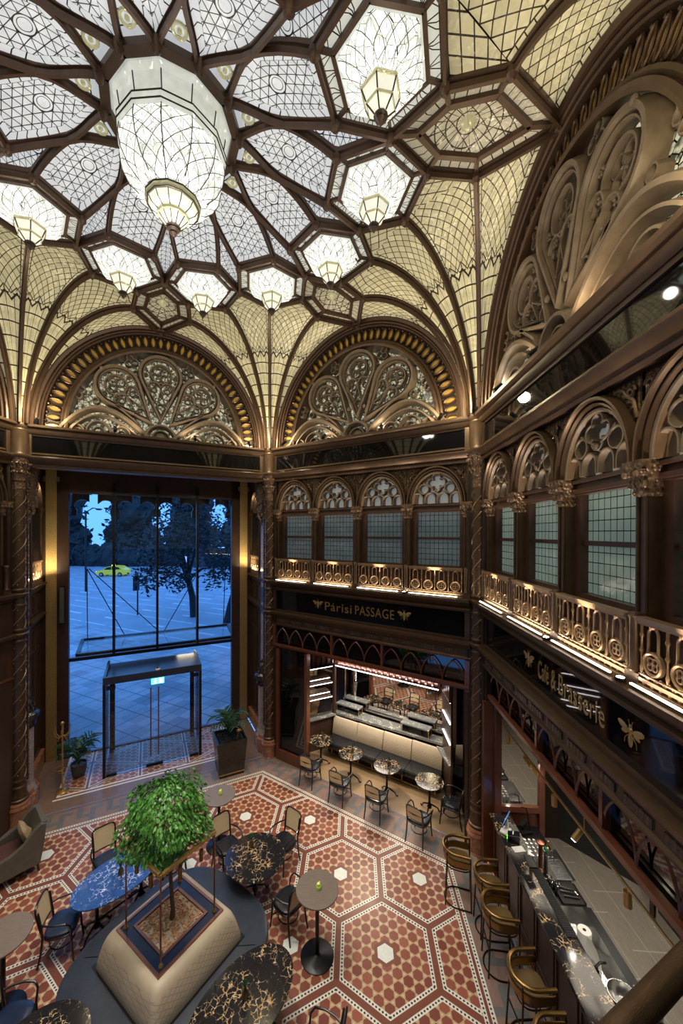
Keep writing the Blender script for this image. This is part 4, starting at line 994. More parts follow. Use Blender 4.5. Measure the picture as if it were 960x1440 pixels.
# vestibule box
t=thing('entrance_vestibule','glass entrance lobby with dark flat roof and double doors','vestibule',m=M0)
u0,u1,yf,yb=1.62,4.12,.92,2.42
b=MB(); b.box(u0-.02,u1+.02,yf-.03,yb,2.62,2.66); b.box(u0-.03,u1+.03,yf-.05,yf+.02,2.56,2.76); b.box(u0-.03,u0+.03,yf,yb,2.56,2.76); b.box(u1-.03,u1+.03,yf,yb,2.56,2.76); b.build('roof','steel_dark',t)
for x in (u0,u1): b=MB(); b.box(x-.035,x+.035,yf-.035,yf+.035,0.0,2.6); b.build('post','black_metal',t)
for x in (u0,u1): b=MB(); b.box(x-.15 if x==u1 else x+.02,x-.02 if x==u1 else x+.16,yb-.06,yb,0,2.6); b.build('rear_post','black_metal',t)
for x in (u0,u1): b=MB(); b.box(x-.008,x+.008,yf+.04,yb,.02,2.58); b.build('side_panel','clear_glass',t,ang=0)
b=MB()
for x in (u0,u1):
    for i in range(4):
        for j in range(5): b.strip(circ((0,0),.03,6),[(-.004,0),(.004,0)],True) if False else None
b=None
for s in (-1,1):
    c=(u0+u1)/2; a,e=(u0+.05,c-.01) if s<0 else (c+.01,u1-.05)
    d=MB(); d.box(a,e,yf-.008,yf+.008,.05,2.50); dl=d.build('door','smoked_glass' if False else 'clear_glass',t,ang=0)
    h=MB(); hx=c+s*.10; h.tube([(hx,yf-.06,.35),(hx,yf-.06,2.30)],.018,8)
    for z in (.5,2.1): h.tube([(hx,yf-.06,z),(hx,yf+.0,z)],.012,6)
    h.build('door_handle','copper',dl)
    h=MB(); h.box(a,a+.22,yf-.02,yf+.02,2.40,2.50) if s<0 else h.box(e-.22,e,yf-.02,yf+.02,2.40,2.50)
    h.box(c-.02+s*.02,c+s*.22,yf-.02,yf+.02,.02,.10) if s>0 else h.box(c-.22,c,yf-.02,yf+.02,.02,.10)
    h.box(a,a+.25,yf-.02,yf+.02,.02,.08) if s<0 else h.box(e-.25,e,yf-.02,yf+.02,.02,.08); h.build('patch_fitting','black_metal',dl)
t=thing('camera_dome','small white security camera on the vestibule roof edge','camera',m=M0@Matrix.Translation((2.95,.905,2.765)))
b=MB(); b.lathe([(.06,0),(.065,.03),(.05,.05)],14); b.build('base','white_matte',t); b=MB(); b.sph((0,-.0,.05),(.045,.045,.035)); b.build('lens','black_glass',t)
t=thing('exit_sign','green and white exit sign under the vestibule roof','sign',m=M0@Matrix.Translation((2.95,.86,2.38)))
mat('exit_green',(.05,.45,.25),.4,emit=(.10,.75,.42),es=2.2); mat('exit_white',(.9,.95,.9),.4,emit=(.85,1,.9),es=2.4)
b=MB(); b.box(-.17,.17,0,.03,0,.16); b.build('panel','exit_green',t); b=MB(); b.box(.03,.13,-.004,0,.02,.14); b.sph((-.06,-.004,.125),(.018,.004,.018),8,5); b.tube([(-.06,-.004,.10),(-.07,-.004,.06),(-.10,-.004,.02)],.012,5); b.tube([(-.07,-.004,.06),(-.04,-.004,.02)],.012,5); b.tube([(-.03,-.004,.09),(-.06,-.004,.10),(-.10,-.004,.085)],.01,5); b.build('pictogram','exit_white',t)
t=thing('loudspeaker','tall black column loudspeaker on the brown frame left of the entrance glass','speaker',m=M0@Matrix.Translation((.44,2.28,4.05)))
b=MB(); b.box(-.07,.07,0,.13,0,1.1); b.build('body','black_metal',t); b=MB(); b.box(-.055,.055,-.012,0,.03,1.07); b.build('grille','pot_grey',t)
b=MB(); b.box(-.03,.03,.10,.16,.5,.6); b.build('wall_bracket','black_metal',t)
# canopy over the pavement
t=thing('glass_canopy','glass canopy on steel rods outside over the entrance','canopy',m=M0@Matrix.Translation((0,0,0)))
cz=2.95; b=MB()
for a,c in (((.75,2.75,cz),(5.5,2.75,cz)),((.75,3.85,cz+.18),(5.5,3.85,cz+.18)),((.75,2.75,cz),(.75,3.85,cz+.18)),((5.5,2.75,cz),(5.5,3.85,cz+.18))): b.tube([a,c],0,sq=(.05,.05))
b.build('frame','black_metal',t); b=MB(); b.poly([(.78,2.78,cz+.02),(5.47,2.78,cz+.02),(5.47,3.82,cz+.2),(.78,3.82,cz+.2)]); b.build('glass_sheet','smoked_glass',t,ang=0)
for x0,x1 in ((.9,1.0),(2.0,1.0),(3.1,1.05),(3.2,4.4),(5.3,5.2)): b=MB(); b.tube([(x0,3.7,cz+.2),(x1,2.75,5.6)],.014,6); b.build('rod','black_metal',t)
b=MB(); b.box(3.6,4.4,2.80,2.84,cz-.14,cz-.10); b.build('light_bar','led',t)
# ---------------------------------------------------------------- street
def street(t):
    x,y,_=t.sep(t.co()); n=t.noise(t.co(),.35,4); c=t.mix(n,(.22,.25,.30),(.40,.44,.50))
    w=x*.45+y*.9; v=x*.9-y*.45
    l=((w/3.3).dist0().lt(.020)).mx(((w/3.3).dist0().gt(.46))*((v/5).fr().lt(.35))); pav=w.lt(12.5)
    j=(w/1.1).dist0().lt(.02).mx((v/.9).dist0().lt(.02)); bl=t.white(t.comb((w/1.1).rd(),(v/.9).rd(),0))
    pc=t.mix(j,t.mix(bl,(.24,.26,.30),(.46,.48,.52)),(.10,.11,.13)); c=t.mix(l*t.noise(t.co(),1.5,3).gt(.42),c,(.72,.76,.80)); return t.mix(pav,c,pc)
mat('street_paving',street,.5)
b=MB(); b.poly([M0@Vector(p) for p in ((-60,2.62,-.02),(60,2.62,-.02),(60,130,-.02),(-60,130,-.02))]); b.build('street','street_paving',None,ang=0,kind='structure')['label']='blue lit street and square outside the entrance'
mat('trunk_dark',(.012,.012,.014),.8)
def tree(lab,base,tp,blobs,n,leaf,seed,name='street_tree',cat='tree',grp=None,core=0):
    r=random.Random(seed); t=thing(name,lab,cat,base,group=grp); b=MB(); b.tube([(0,0,0),(tp[0]*.2,tp[1]*.3,tp[2]*.3),(tp[0]*.6,tp[1]*.6,tp[2]*.65),tp],.3,8,rad=[.34,.26,.22,.12])
    for c,rad in blobs: b.tube([(tp[0]*.5,tp[1]*.5,tp[2]*.55),((tp[0]*.5+c[0])/2,(tp[1]*.5+c[1])/2,(tp[2]*.6+c[2])/2+.3),c],.1,5,rad=[.14,.09,.04])
    b.build('trunk','trunk_dark',t); b=MB()
    for c,rad in blobs:
        for i in range(int(n*rad[0]*rad[2])):
            while True:
                q=Vector((r.uniform(-1,1),r.uniform(-1,1),r.uniform(-1,1)))
                if q.length<1: break
            q=q*(.55+.45*r.random()); p=Vector((c[0]+q.x*rad[0],c[1]+q.y*rad[1],c[2]+q.z*rad[2])); d=Vector((r.gauss(0,1),r.gauss(0,1),r.gauss(0,.6))).normalized(); e=d.orthogonal().normalized(); L=leaf*(.6+.8*r.random())
            b.poly([p-d*L,p+e*L*.45,p+d*L,p-e*L*.45])
    for c,rad in blobs:
        if core:
            k=len(b.v); b.sph(c,(rad[0]*core,rad[1]*core,rad[2]*core),14,10)
            for q in range(k,len(b.v)): b.v[q]=tuple(v+r.gauss(0,.35) for v in b.v[q])
    b.build('crown','tree_leaf',t,ang=0); return t
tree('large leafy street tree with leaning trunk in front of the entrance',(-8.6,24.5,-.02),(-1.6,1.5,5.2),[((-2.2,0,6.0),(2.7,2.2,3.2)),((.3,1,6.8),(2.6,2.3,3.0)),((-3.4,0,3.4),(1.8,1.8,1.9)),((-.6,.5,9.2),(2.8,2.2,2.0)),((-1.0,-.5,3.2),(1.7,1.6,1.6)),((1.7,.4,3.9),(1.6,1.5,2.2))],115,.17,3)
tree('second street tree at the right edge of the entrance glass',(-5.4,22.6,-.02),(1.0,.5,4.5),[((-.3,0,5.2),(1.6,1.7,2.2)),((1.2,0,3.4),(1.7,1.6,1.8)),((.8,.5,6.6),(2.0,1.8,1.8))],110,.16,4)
for i,(x,y,h,l) in enumerate(((-54,72,19,'leftmost dark tree across the square'),(-42,78,20,'dark tree across the square left of the yellow taxi'),(-31,84,21,'dark tree across the square behind the yellow taxi'),(-19,88,20,'dark tree across the square behind the bus shelter'),(-6,90,20,'dark tree across the square behind the big street tree'),(8,90,19,'dark tree across the square at the right edge of the glass'))):
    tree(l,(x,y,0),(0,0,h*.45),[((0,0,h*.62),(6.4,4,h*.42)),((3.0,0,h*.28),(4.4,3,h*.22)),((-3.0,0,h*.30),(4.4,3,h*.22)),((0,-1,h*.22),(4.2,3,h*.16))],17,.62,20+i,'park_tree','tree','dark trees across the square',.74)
r=random.Random(31); t=thing('hedge','long dark hedge along the far side of the square under the trees','hedge',(-28,70,0)); b=MB()
for i in range(46):
    x=-36+i*1.6; k=len(b.v); b.sph((x,r.uniform(-1,1),1.2),(1.9,1.5,2.2+1.3*r.random()),10,8)
    for q in range(k,len(b.v)): b.v[q]=tuple(v+r.gauss(0,.16) for v in b.v[q])
for i in range(1500):
    p=Vector((r.uniform(-37,37),r.uniform(-2,.5),r.uniform(.2,4.2))); d=Vector((r.gauss(0,1),r.gauss(0,1),r.gauss(0,1))).normalized(); e=d.orthogonal().normalized(); b.poly([p-d*.35,p+e*.16,p+d*.35,p-e*.16])
b.build('foliage','tree_leaf',t,ang=0)
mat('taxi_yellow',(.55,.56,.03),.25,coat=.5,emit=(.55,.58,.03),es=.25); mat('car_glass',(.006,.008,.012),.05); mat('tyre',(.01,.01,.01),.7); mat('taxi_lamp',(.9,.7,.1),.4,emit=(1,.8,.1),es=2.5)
t=thing('taxi','yellow hatchback taxi driving left across the square','car',(-31.2,52.3,-.02),R(2))
side=[(-2.2,.30),(-2.22,.62),(-2.05,.85),(-1.25,1.02),(-.55,1.48),(.15,1.60),(1.2,1.55),(1.85,1.15),(2.15,1.02),(2.2,.55),(2.15,.30)]
b=MB(); b.ring([[(x,-.86,z) for x,z in side],[(x,-.9,z*.98) for x,z in side],[(x,.9,z*.98) for x,z in side],[(x,.86,z) for x,z in side]]); b.build('body','taxi_yellow',t)
b=MB()
for y in (-.905,.905):
    for p in ([(-1.02,1.05),(-.50,1.42),(.10,1.50),(.10,1.05)],[(.18,1.05),(.18,1.50),(1.10,1.46),(1.55,1.12)]): b.poly([(x,y,z) for x,z in p])
b.add([(-1.25,-.7,1.05),(-1.25,.7,1.05),(-.58,.65,1.49),(-.58,-.65,1.49)],[(0,1,2,3)]); b.build('windows','car_glass',t,ang=0)
for x in (-1.4,1.38):
    for y in (-.82,.82): b=MB(); b.tube([(x,y-.11,.32),(x,y+.11,.32)],.32,18); w=b.build('wheel','tyre',t); b=MB(); b.tube([(x,y*1.14-.02,.32),(x,y*1.14+.02,.32)],.18,12); b.build('hub','steel',w)
b=MB(); b.box(-.25,.25,-.1,.1,1.60,1.74); b.build('roof_sign','taxi_lamp',t)
mat('headlamp',(1,1,1),.3,emit=(1,.95,.8),es=4); b=MB(); b.box(-2.24,-2.15,-.75,-.5,.62,.76); b.box(-2.24,-2.15,.5,.75,.62,.76); b.build('headlamp','headlamp',t)
mat('lit_blue',(.5,.65,.9),.4,emit=(.35,.55,.95),es=.8)
t=thing('bus_shelter','small bus shelter with a lit poster across the square','bus shelter',(-22.5,62,0)); 
b=MB(); b.box(-2.4,2.4,-.8,.8,2.5,2.7); b.build('roof','black_metal',t)
for x in (-2.2,2.2): b=MB(); b.box(x-.06,x+.06,.6,.72,0,2.5); b.build('post','black_metal',t)
b=MB(); b.box(-2.2,-.9,.6,.7,.4,2.4); b.build('poster_case','lit_blue',t); b=MB(); b.box(-.8,2.1,.62,.66,.3,2.4); b.build('rear_glass','smoked_glass',t,ang=0)
t=thing('traffic_light','dark traffic light on a pole in front of the street tree','traffic light',(-13.4,25,0)); b=MB(); b.tube([(0,0,0),(0,0,3.4)],.06,8); b.build('pole','black_metal',t); b=MB(); b.box(-.28,.05,-.2,.2,2.0,3.2); b.build('signal_head','black_metal',t)
for z in (2.25,2.6,2.95): b=MB(); b.tube([(-.12,-.2,z),(-.12,-.3,z)],.12,10); b.build('lens','car_glass',t)
t=thing('street_lamp','tall street lamp pole at the left of the entrance glass','street lamp',(-25.5,37,0)); b=MB(); b.tube([(0,0,0),(0,0,9)],.10,8,rad=None); b.build('pole','black_metal',t); b=MB(); b.tube([(0,0,9),(.8,0,9.5),(1.4,0,9.4)],.06,6); b.sph((1.5,0,9.35),(.4,.2,.12)); b.build('lamp_head','black_metal',t)
# ---------------------------------------------------------------- planting and coat stand by the entrance
def palm(name,lab,loc,h,nf,seed,potfn,cat='potted plant'):
    r=random.Random(seed); t=thing(name,lab,cat,loc); z0=potfn(t); b=MB(); st=MB()
    for i in range(nf):
        a=2*PI*i/nf+r.uniform(-.3,.3); L=h*(.6+.5*r.random()); sp=r.uniform(.25,.6); pts=[]
        for j in range(9): f=j/8; pts.append(Vector((cos(a)*L*sp*f**1.3,sin(a)*L*sp*f**1.3,z0+L*(1.05*f-.52*f**2.4))))
        st.tube(pts,.008,5,rad=[.012*(1-.8*j/8) for j in range(9)])
        for j in range(2,9):
            for s in (-1,1):
                p=pts[j]; tn=(pts[j]-pts[j-1]).normalized(); sd=tn.cross(UPV).normalized()*s; ln=L*.36*(1-abs(j-5)/9); tip=p+(sd*.85+tn*.7).normalized()*ln+Vector((0,0,-ln*.25)); mid=p.lerp(tip,.45)+Vector((0,0,.02)); wv=tn*.022
                b.poly([p-wv,mid-wv*1.2,tip,mid+wv*1.2,p+wv])
    st.build('stems','palm_leaf',t); b.build('fronds','palm_leaf',t,ang=0); return t
def roundpot(t):
    b=MB(); b.lathe([(.11,0),(.15,.04),(.185,.20),(.19,.33),(.20,.36),(.175,.36),(.17,.32)],20,cap=True); b.build('pot','pot_grey',t); b=MB(); b.lathe([(.17,.31),(.02,.33)],16); b.build('soil','bark',t); return .32
p=M0@Vector((.98,1.35,0)); palm('potted_palm','palm in a round grey pot left of the entrance doors',p,1.05,13,3,roundpot)
def boxpot(t):
    b=MB(); z=.98; lo,hi=.33,.41
    rows=[[(-lo,-lo,.0),(lo,-lo,0),(lo,lo,0),(-lo,lo,0)],[(-hi,-hi,z),(hi,-hi,z),(hi,hi,z),(-hi,hi,z)],[(-hi+.04,-hi+.04,z),(hi-.04,-hi+.04,z),(hi-.04,hi-.04,z),(-hi+.04,hi-.04,z)],[(-hi+.06,-hi+.06,z-.1),(hi-.06,-hi+.06,z-.1),(hi-.06,hi-.06,z-.1),(-hi+.06,hi-.06,z-.1)]]
    b.ring(rows); b.build('box','dark_leather_box',t); q=.338; b=MB(); b.ring([[(-a,-a,zz),(a,-a,zz),(a,a,zz),(-a,a,zz)] for a,zz in ((q,.07),(q+.008,.11))],False); b.build('brass_band','brass',t)
    b=MB(); b.poly([(-.3,-.3,z-.05),(.3,-.3,z-.05),(.3,.3,z-.05),(-.3,.3,z-.05)]); 
    r=random.Random(2)
    for i in range(90): b.sph((r.uniform(-.28,.28),r.uniform(-.28,.28),z-.04),(.03,.03,.02),5,3)
    b.build('soil','trunk_dark',t,kind='stuff')
    b=MB()
    for i in range(9): b.box(-.0,.0,0,0,0,0) if False else None
    b.tube([(.16,-.2,z-.05),(.20,-.24,z+.16)],.02,6); b.sph((.2,-.24,z+.2),(.07,.04,.05)); b.sph((.26,-.2,z+.17),(.05,.05,.03)); b.build('brass_ornament','brass',t); return z-.05
mat('dark_leather_box',lambda t:nz(t,(.010,.009,.008),(.030,.026,.022),14),.22,bump=lambda t:t.vor(t.co(),18),bs=.3,bd=.01)
p=M0@Vector((4.78,-.18,0)); pl=palm('planter_box','palm in a tall tapered black box with a brass band right of the entrance',p,1.2,12,8,boxpot); pl.rotation_euler[2]=R(26.14)
p=M0@Vector((.70,.80,0)); t=thing('coat_stand','slim brass coat stand with hooks and umbrella ring at the entrance','coat stand',p)
b=MB(); b.lathe([(.15,0),(.155,.02),(.13,.035),(.03,.05),(.022,.08)],20); b.build('base','brass',t)
b=MB(); b.tube([(0,0,.05),(0,0,1.72)],.019,8); b.sph((0,0,1.77),(.05,.05,.05)); b.build('pole','brass',t)
for i in range(6):
    a=2*PI*i/6; c,s=cos(a),sin(a); b=MB(); b.tube([(0,0,1.45),(.09*c,.09*s,1.43),(.16*c,.16*s,1.50),(.20*c,.20*s,1.68)],.013,6); b.tube([(.05*c,.05*s,1.43),(.10*c,.10*s,1.34),(.13*c,.13*s,1.40)],.008,6); b.build('hook','brass',t)
b=MB(); b.tube([(.13*cos(q*.4)+.05,.13*sin(q*.4),.55) for q in range(16)],.008,6,True); b.tube([(-.13*cos(q*.4)-.03,.13*sin(q*.4),.60) for q in range(16)],.008,6,True); b.tube([(-.05,0,.57),(.05,0,.57)],.01,6); b.build('umbrella_ring','brass',t)
# ---------------------------------------------------------------- banquette alcove behind the middle wall
B1=WR[1]; M1=WF(1)
f=MB(); f.poly([(.1,0,.002),(5.85,0,.002),(5.85,2.4,.002),(.1,2.4,.002)]); o=f.build('floor_banquette','oak_floor',None,M1,0,'structure'); o['label']='pale wood floor of the banquette alcove'
def seg(b,p,q,th,z0,z1):                      # upright slab from p to q in plan
    p=Vector((*p,0)); q=Vector((*q,0)); d=(q-p).normalized(); n=Vector((-d.y,d.x,0))*th
    b.exz([(p.x,p.y),(q.x,q.y),(q.x+n.x,q.y+n.y),(p.x+n.x,p.y+n.y)],z0,z1)
room=struct('wall_alcove',M1,'dark panelled back of the banquette alcove')
b=MB(); b.box(-.3,6.3,2.35,2.5,0,5.2); b.box(-.3,-.2,.2,2.4,0,5.2); b.box(6.2,6.3,.5,2.4,0,5.2); b.box(-.3,6.3,.3,2.5,3.55,3.7); b.box(.1,.25,.02,.3,0,3.4); b.box(5.72,5.86,.02,.3,0,3.4)
b.build('shell','dark_wood',room)
b=MB(); b.box(.27,.37,.0,.16,0,3.3); b.box(1.33,1.42,.0,.16,0,3.3); b.box(.27,1.42,-.02,.14,0,.28); b.build('door_frame','mahogany',room)
b=MB(); b.box(.37,1.33,.07,.09,.28,3.3); b.build('dark_glass','black_glass',room,ang=0)
D1=Vector((.5,.866,0)); PL=(.60,.18); 
def along(P,d,s): return (P[0]+d.x*s,P[1]+d.y*s)
PB=along(PL,D1,1.52)                           # back corner of the left niche wall (1.36,1.50)
ribs=MB(); seg(ribs,PL,PB,.05,2.62,3.35); seg(ribs,PB,(4.70,1.50+.06),.05,2.55,3.35)
n=18
for i in range(n+1): ribs.cbox((PB[0]+(4.70-PB[0])*i/n,1.51,2.96),(.05,.05,.80))
for i in range(9): q=along(PL,D1,.1+1.35*i/8); ribs.cbox((q[0]+.03,q[1]-.02,2.98),(.045,.045,.72),R(60))
ribs.build('ribbed_pelmet','mahogany',room)
b=MB(); seg(b,PL,PB,.10,0,1.02); b.cbox((PB[0]+.03,PB[1]-.02,1.8),(.08,.08,3.4)); b.build('niche_base','dark_wood',room)
t=thing('mirror','wide framed wall mirror behind the banquette',"mirror",m=M1)
b=MB(); b.box(1.45,4.62,2.045,2.06,1.18,2.66); b.build('glass','mirror',t,ang=0); b=MB(); b.box(1.40,4.66,2.0,2.06,1.14,1.18); b.box(1.38,1.45,2.0,2.06,1.14,2.7); b.box(4.62,4.68,2.0,2.06,1.14,2.7); b.build('frame','steel',t)
b=MB(); b.box(1.3,5.0,2.07,2.2,0,3.4); b.build('mirror_backing','dark_wood',room)
t=thing('shelf_unit','back lit niche of shelves beside the dark glass door','shelves',m=M1)
b=MB(); seg(b,(PL[0]+.02,PL[1]),PB,.02,1.02,2.62); b.build('mirror_back','dark_mirror',t,ang=0)
def shelf(t,P,d,L,z,n):
    b=MB(); a=along(P,d,.04); e=along(P,d,L); q=Vector((d.y,-d.x,0))*.16; b.exz([(a[0],a[1]),(e[0],e[1]),(e[0]+q.x,e[1]+q.y),(a[0]+q.x,a[1]+q.y)],z,z+.02); s=b.build('shelf','smoked_glass' if False else 'dark_wood',t)
    b=MB(); q1=q*.85; q2=q*1.02; b.exz([(a[0]+q1.x,a[1]+q1.y),(e[0]+q1.x,e[1]+q1.y),(e[0]+q2.x,e[1]+q2.y),(a[0]+q2.x,a[1]+q2.y)],z-.018,z+.0); b.build('light_line','led_cool',s,ang=0)
for z in (2.60,2.10,1.66): shelf(t,PL,D1,1.38,z,1)
for z in (2.26,1.82): shelf(t,PL,D1,1.30,z,1)
DR=Vector((.50,-.866,0)); PR=(4.80,1.50); PRe=along(PR,DR,.80)
t=thing('shelf_pier','projecting pier with slanting light lines at the right of the banquette','shelves',m=M1)
b=MB(); seg(b,PR,PRe,.05,0,3.35); b.build('pier_panel','dark_wood',t)
b=MB(); 
for i in range(7): q=along(PR,DR,.08+.68*i/6); b.cbox((q[0]-.02,q[1]-.01,2.95),(.045,.045,.72),R(-60))
b.build('ribbed_pelmet','mahogany',t)
for z in (2.58,2.06,1.56): 
    b=MB(); P2=(PR[0]-.002,PR[1]-.002); a=along(P2,DR,.02); e=along(P2,DR,.78); q=Vector((-.866,-.5,0))*.022; b.exz([(a[0],a[1]),(e[0],e[1]),(e[0]+q.x,e[1]+q.y),(a[0]+q.x,a[1]+q.y)],z,z+.013); b.build('light_line','led_cool',t,ang=0)
b=MB(); P2=PR; e=along(PR,DR,.78); b.exz([(P2[0],P2[1]),(e[0],e[1]),(e[0]-.03,e[1]-.02),(P2[0]-.16,P2[1]-.02)],1.02,1.06); b.build('marble_shelf','pale_marble',t)
# marble ledge, banquette
t=thing('marble_ledge','veined marble ledge running behind the banquette backrest','ledge',m=M1)
b=MB(); b.exz([(PB[0]-.02,1.52),(4.78,1.66),(4.78,2.0),(PB[0]-.02,2.0)],1.0,1.06); b.build('slab','pale_marble',t)
b=MB(); b.exz([(PL[0]+.02,PL[1]),(PL[0]+.20,PL[1]-.08),(PB[0]+.12,PB[1]-.06),(PB[0],PB[1])],1.02,1.06); b.build('end_slab','pale_marble',t)
for x,l in ((1.75,'left'),(3.95,'right')):
    t=thing('low_stand','small marble topped stand with metal legs on the ledge, %s one'%l,'side table',M1@Vector((x,1.80,1.06)),0,'stands on the marble ledge'); t.rotation_euler=M1.to_euler()
    b=MB(); b.box(-.42,.42,-.14,.14,.20,.235); b.build('top','pale_marble',t); b=MB()
    for sx in (-.40,.40):
        for sy in (-.12,.12): b.box(sx-.01,sx+.01,sy-.01,sy+.01,0,.20)
    b.build('legs','brass',t); b=MB(); b.box(-.38,.38,-.10,.12,.005,.17); b.build('black_insert','black_glass',t)
t=thing('banquette','long banquette with cream quilted backrest and black leather seat','banquette',m=M1)
xa,xb=1.40,4.80; n=4
b=MB(); b.exz([(xa,1.12),(xb,1.20),(xb,1.62),(xa,1.50)],.0,.28); b.build('plinth','dark_wood',t)
for i in range(n):
    x0=xa+(xb-xa)*i/n+.006; x1=xa+(xb-xa)*(i+1)/n-.006; o0=.03*(x0-xa)/1.2
    b=MB(); b.ring([[(x,y+o0,z) for y,z in ((.88,.30),(.86,.34),(.86,.43),(.89,.465),(1.42,.475),(1.42,.30))] for x in (x0,x1)]); b.build('seat_cushion','black_leather',t)
    b=MB(); b.ring([[(x,y+o0,z) for y,z in ((1.36,.46),(1.34,.52),(1.43,.93),(1.46,.965),(1.51,.97),(1.54,.93),(1.50,.46))] for x in (x0,x1)]); b.build('back_cushion','quilted_leather',t)
b=MB(); b.tube([(xa+.05,1.02,.08),(xb-.05,1.02,.08)],.012,6); 
for i in range(8): b.tube([(xa+.2+i*.45,1.02,.0),(xa+.2+i*.45,1.02,.28)],.012,6)
b.build('foot_rail','brass',t)
t=thing('corner_banquette','end piece of cream banquette beyond the shelf pier','banquette',m=M1)
b=MB(); b.ring([[(x,y+(x-5.0)*.7,z) for y,z in ((1.86,.46),(1.84,.52),(1.93,.93),(1.97,.97),(2.04,.93),(2.0,.46))] for x in (5.02,5.68)]); b.build('back_cushion','cream_leather',t)
b=MB(); b.exz([(5.0,1.45),(5.68,1.45),(5.68,2.2),(5.02,1.85)],.30,.465); b.build('seat_cushion','black_leather',t); b=MB(); b.exz([(5.05,1.55),(5.68,1.55),(5.68,2.2),(5.05,1.85)],0,.30); b.build('plinth','dark_wood',t)
# light lines of the pelmet are real lamps
t=thing('strip_light','long cool strip light under the ribbed pelmet over the mirror','strip light',m=M1)
b=MB(); b.box(1.42,4.68,1.47,1.50,2.55,2.57); b.build('diffuser','led_cool',t,ang=0); b=MB(); b.box(1.42,4.68,1.49,1.56,2.56,2.585); b.build('channel','black_metal',t)
light('pelmet_light','AREA',M1@Vector((3.05,1.50,2.52)),26,(1,.92,.86),3.1,M1@Vector((3.05,1.55,0)),sizey=.06).rotation_euler=(M1.to_euler())
light('pelmet_up','AREA',M1@Vector((3.05,1.42,2.62)),9,(1,.86,.80),3.1,M1@Vector((3.05,1.52,4)),sizey=.04).rotation_euler=(Matrix.Rotation(YAW,4,'Z')@Matrix.Rotation(PI,4,'X')).to_euler() if False else (M1@Matrix.Rotation(R(165),4,'X')).to_euler()
light('alcove_down','SPOT',M1@Vector((3.0,.55,3.2)),190,(1,.84,.62),.12,M1@Vector((3.0,.6,0)),130,.6)
mat('bronze_hand',lambda t:nz(t,(.07,.042,.024),(.15,.09,.05),20),.32,.6,bump=lambda t:t.noise(t.scale(t.co(),(8,60,60)),6,4),bs=.25,bd=.01)
# ---------------------------------------------------------------- bar behind the right wall
B2=WR[2]; M2=WF(2)
f=MB(); f.poly([(-.9,0,.002),(6.6,0,.002),(6.6,4.6,.002),(-.9,4.6,.002)]); o=f.build('floor_bar','grey_tiles',None,M2,0,'structure'); o['label']='grey plank tile floor behind the bar'
room=struct('wall_bar',M2,'dark walls enclosing the bar')
b=MB(); b.box(-1.0,6.7,4.5,4.6,0,5.2); b.box(6.6,6.7,.2,4.6,0,5.2); b.box(-1.1,-1.0,.0,4.6,0,5.2); b.box(-1.0,.32,.05,.15,0,5.2); b.box(-.9,-.4,1.2,2.0,0,3.5); b.box(-1.0,6.7,.3,4.6,3.55,3.7); b.build('shell','bronze_dark',room)
mat('charcoal_paint',lambda t:nz(t,(.018,.020,.021),(.032,.034,.036),3),.45)
b=MB(); seg(b,(-.45,1.82),(.80,2.95),.10,0,3.4); b.build('charcoal_partition','charcoal_paint',room); b=MB(); seg(b,(.80,2.92),(1.22,2.55),.06,0,3.4); seg(b,(1.1,3.3),(6,3.3),.1,0,3.4); b.build('partition_post','dark_wood',room)
b=MB(); b.box(.24,.34,.0,.30,0,3.3); b.box(.36,.44,.20,.32,0,3.3); b.box(.36,.44,1.06,1.16,0,3.3); b.box(.36,.44,.3,1.06,1.14,1.25); b.box(.30,.36,.2,1.16,0,1.2); b.build('mirror_frame','mahogany',room)
b=MB(); b.box(.37,.39,.30,1.08,1.25,3.3); b.build('bar_mirror','mirror',room,ang=0); b=MB(); b.box(.30,.37,.2,1.16,1.2,3.3); b.build('mirror_backing','dark_wood',room)
t=thing('bar_counter','long bar counter with gold veined black marble top and panelled front','bar counter',m=M2)
b=MB(); b.box(.44,5.6,.08,.48,1.06,1.10); b.build('marble_top','gold_marble',t); b=MB(); b.box(.46,5.6,.16,.46,0,1.06); b.box(.46,5.6,.12,.2,1.0,1.06); b.box(.46,5.6,.10,.2,0,.10)
for i in range(9): b.strip([(.56+i*.56,.2),(1.04+i*.56,.2),(1.04+i*.56,.92),(.56+i*.56,.92)],[(-.02,.16),(-.02,.135),(.02,.135),(.02,.16)],True)
b.build('panelled_front','dark_wood',t); b=MB(); b.tube([(.5,.02,.22),(5.6,.02,.22)],.022,8)
for i in range(6): b.tube([(.7+i*.95,.02,.22),(.7+i*.95,.14,.22)],.014,6)
b.build('foot_rail','copper',t)
t=thing('back_counter','low working counter behind the bar with sink and black rim','counter',m=M2)
b=MB(); sx0,sx1=2.06,3.10
b.box(.46,sx0,.48,1.00,.86,.90); b.box(sx1,5.6,.48,1.05,.86,.90); b.box(sx0,sx1,.92,1.05,.86,.90); b.box(sx0,sx1,.48,.56,.86,.90); b.box(.46,5.6,.50,.98,0,.60); b.box(.46,sx0,.5,.98,.6,.86); b.box(sx1,5.6,.5,.98,.6,.86); b.build('worktop','black_metal',t)
b=MB(); b.grid([[(sx0,.56,.90),(sx1,.56,.90),(sx1,.92,.90),(sx0,.92,.90)],[(sx0+.03,.58,.66),(sx1-.03,.58,.66),(sx1-.03,.90,.66),(sx0+.03,.90,.66)]],True); b.poly([(sx0+.03,.58,.66),(sx1-.03,.58,.66),(sx1-.03,.90,.66),(sx0+.03,.90,.66)]); b.build('sink','steel',t,ang=0)
b=MB(); b.box(1.0,1.62,.50,1.08,.90,.905); b.build('steel_top','steel',t)
BC='things on the bar'
def on(x,y,z): return M2@Vector((x,y,z))
RZ2=math.atan2(M2[1][0],M2[0][0])
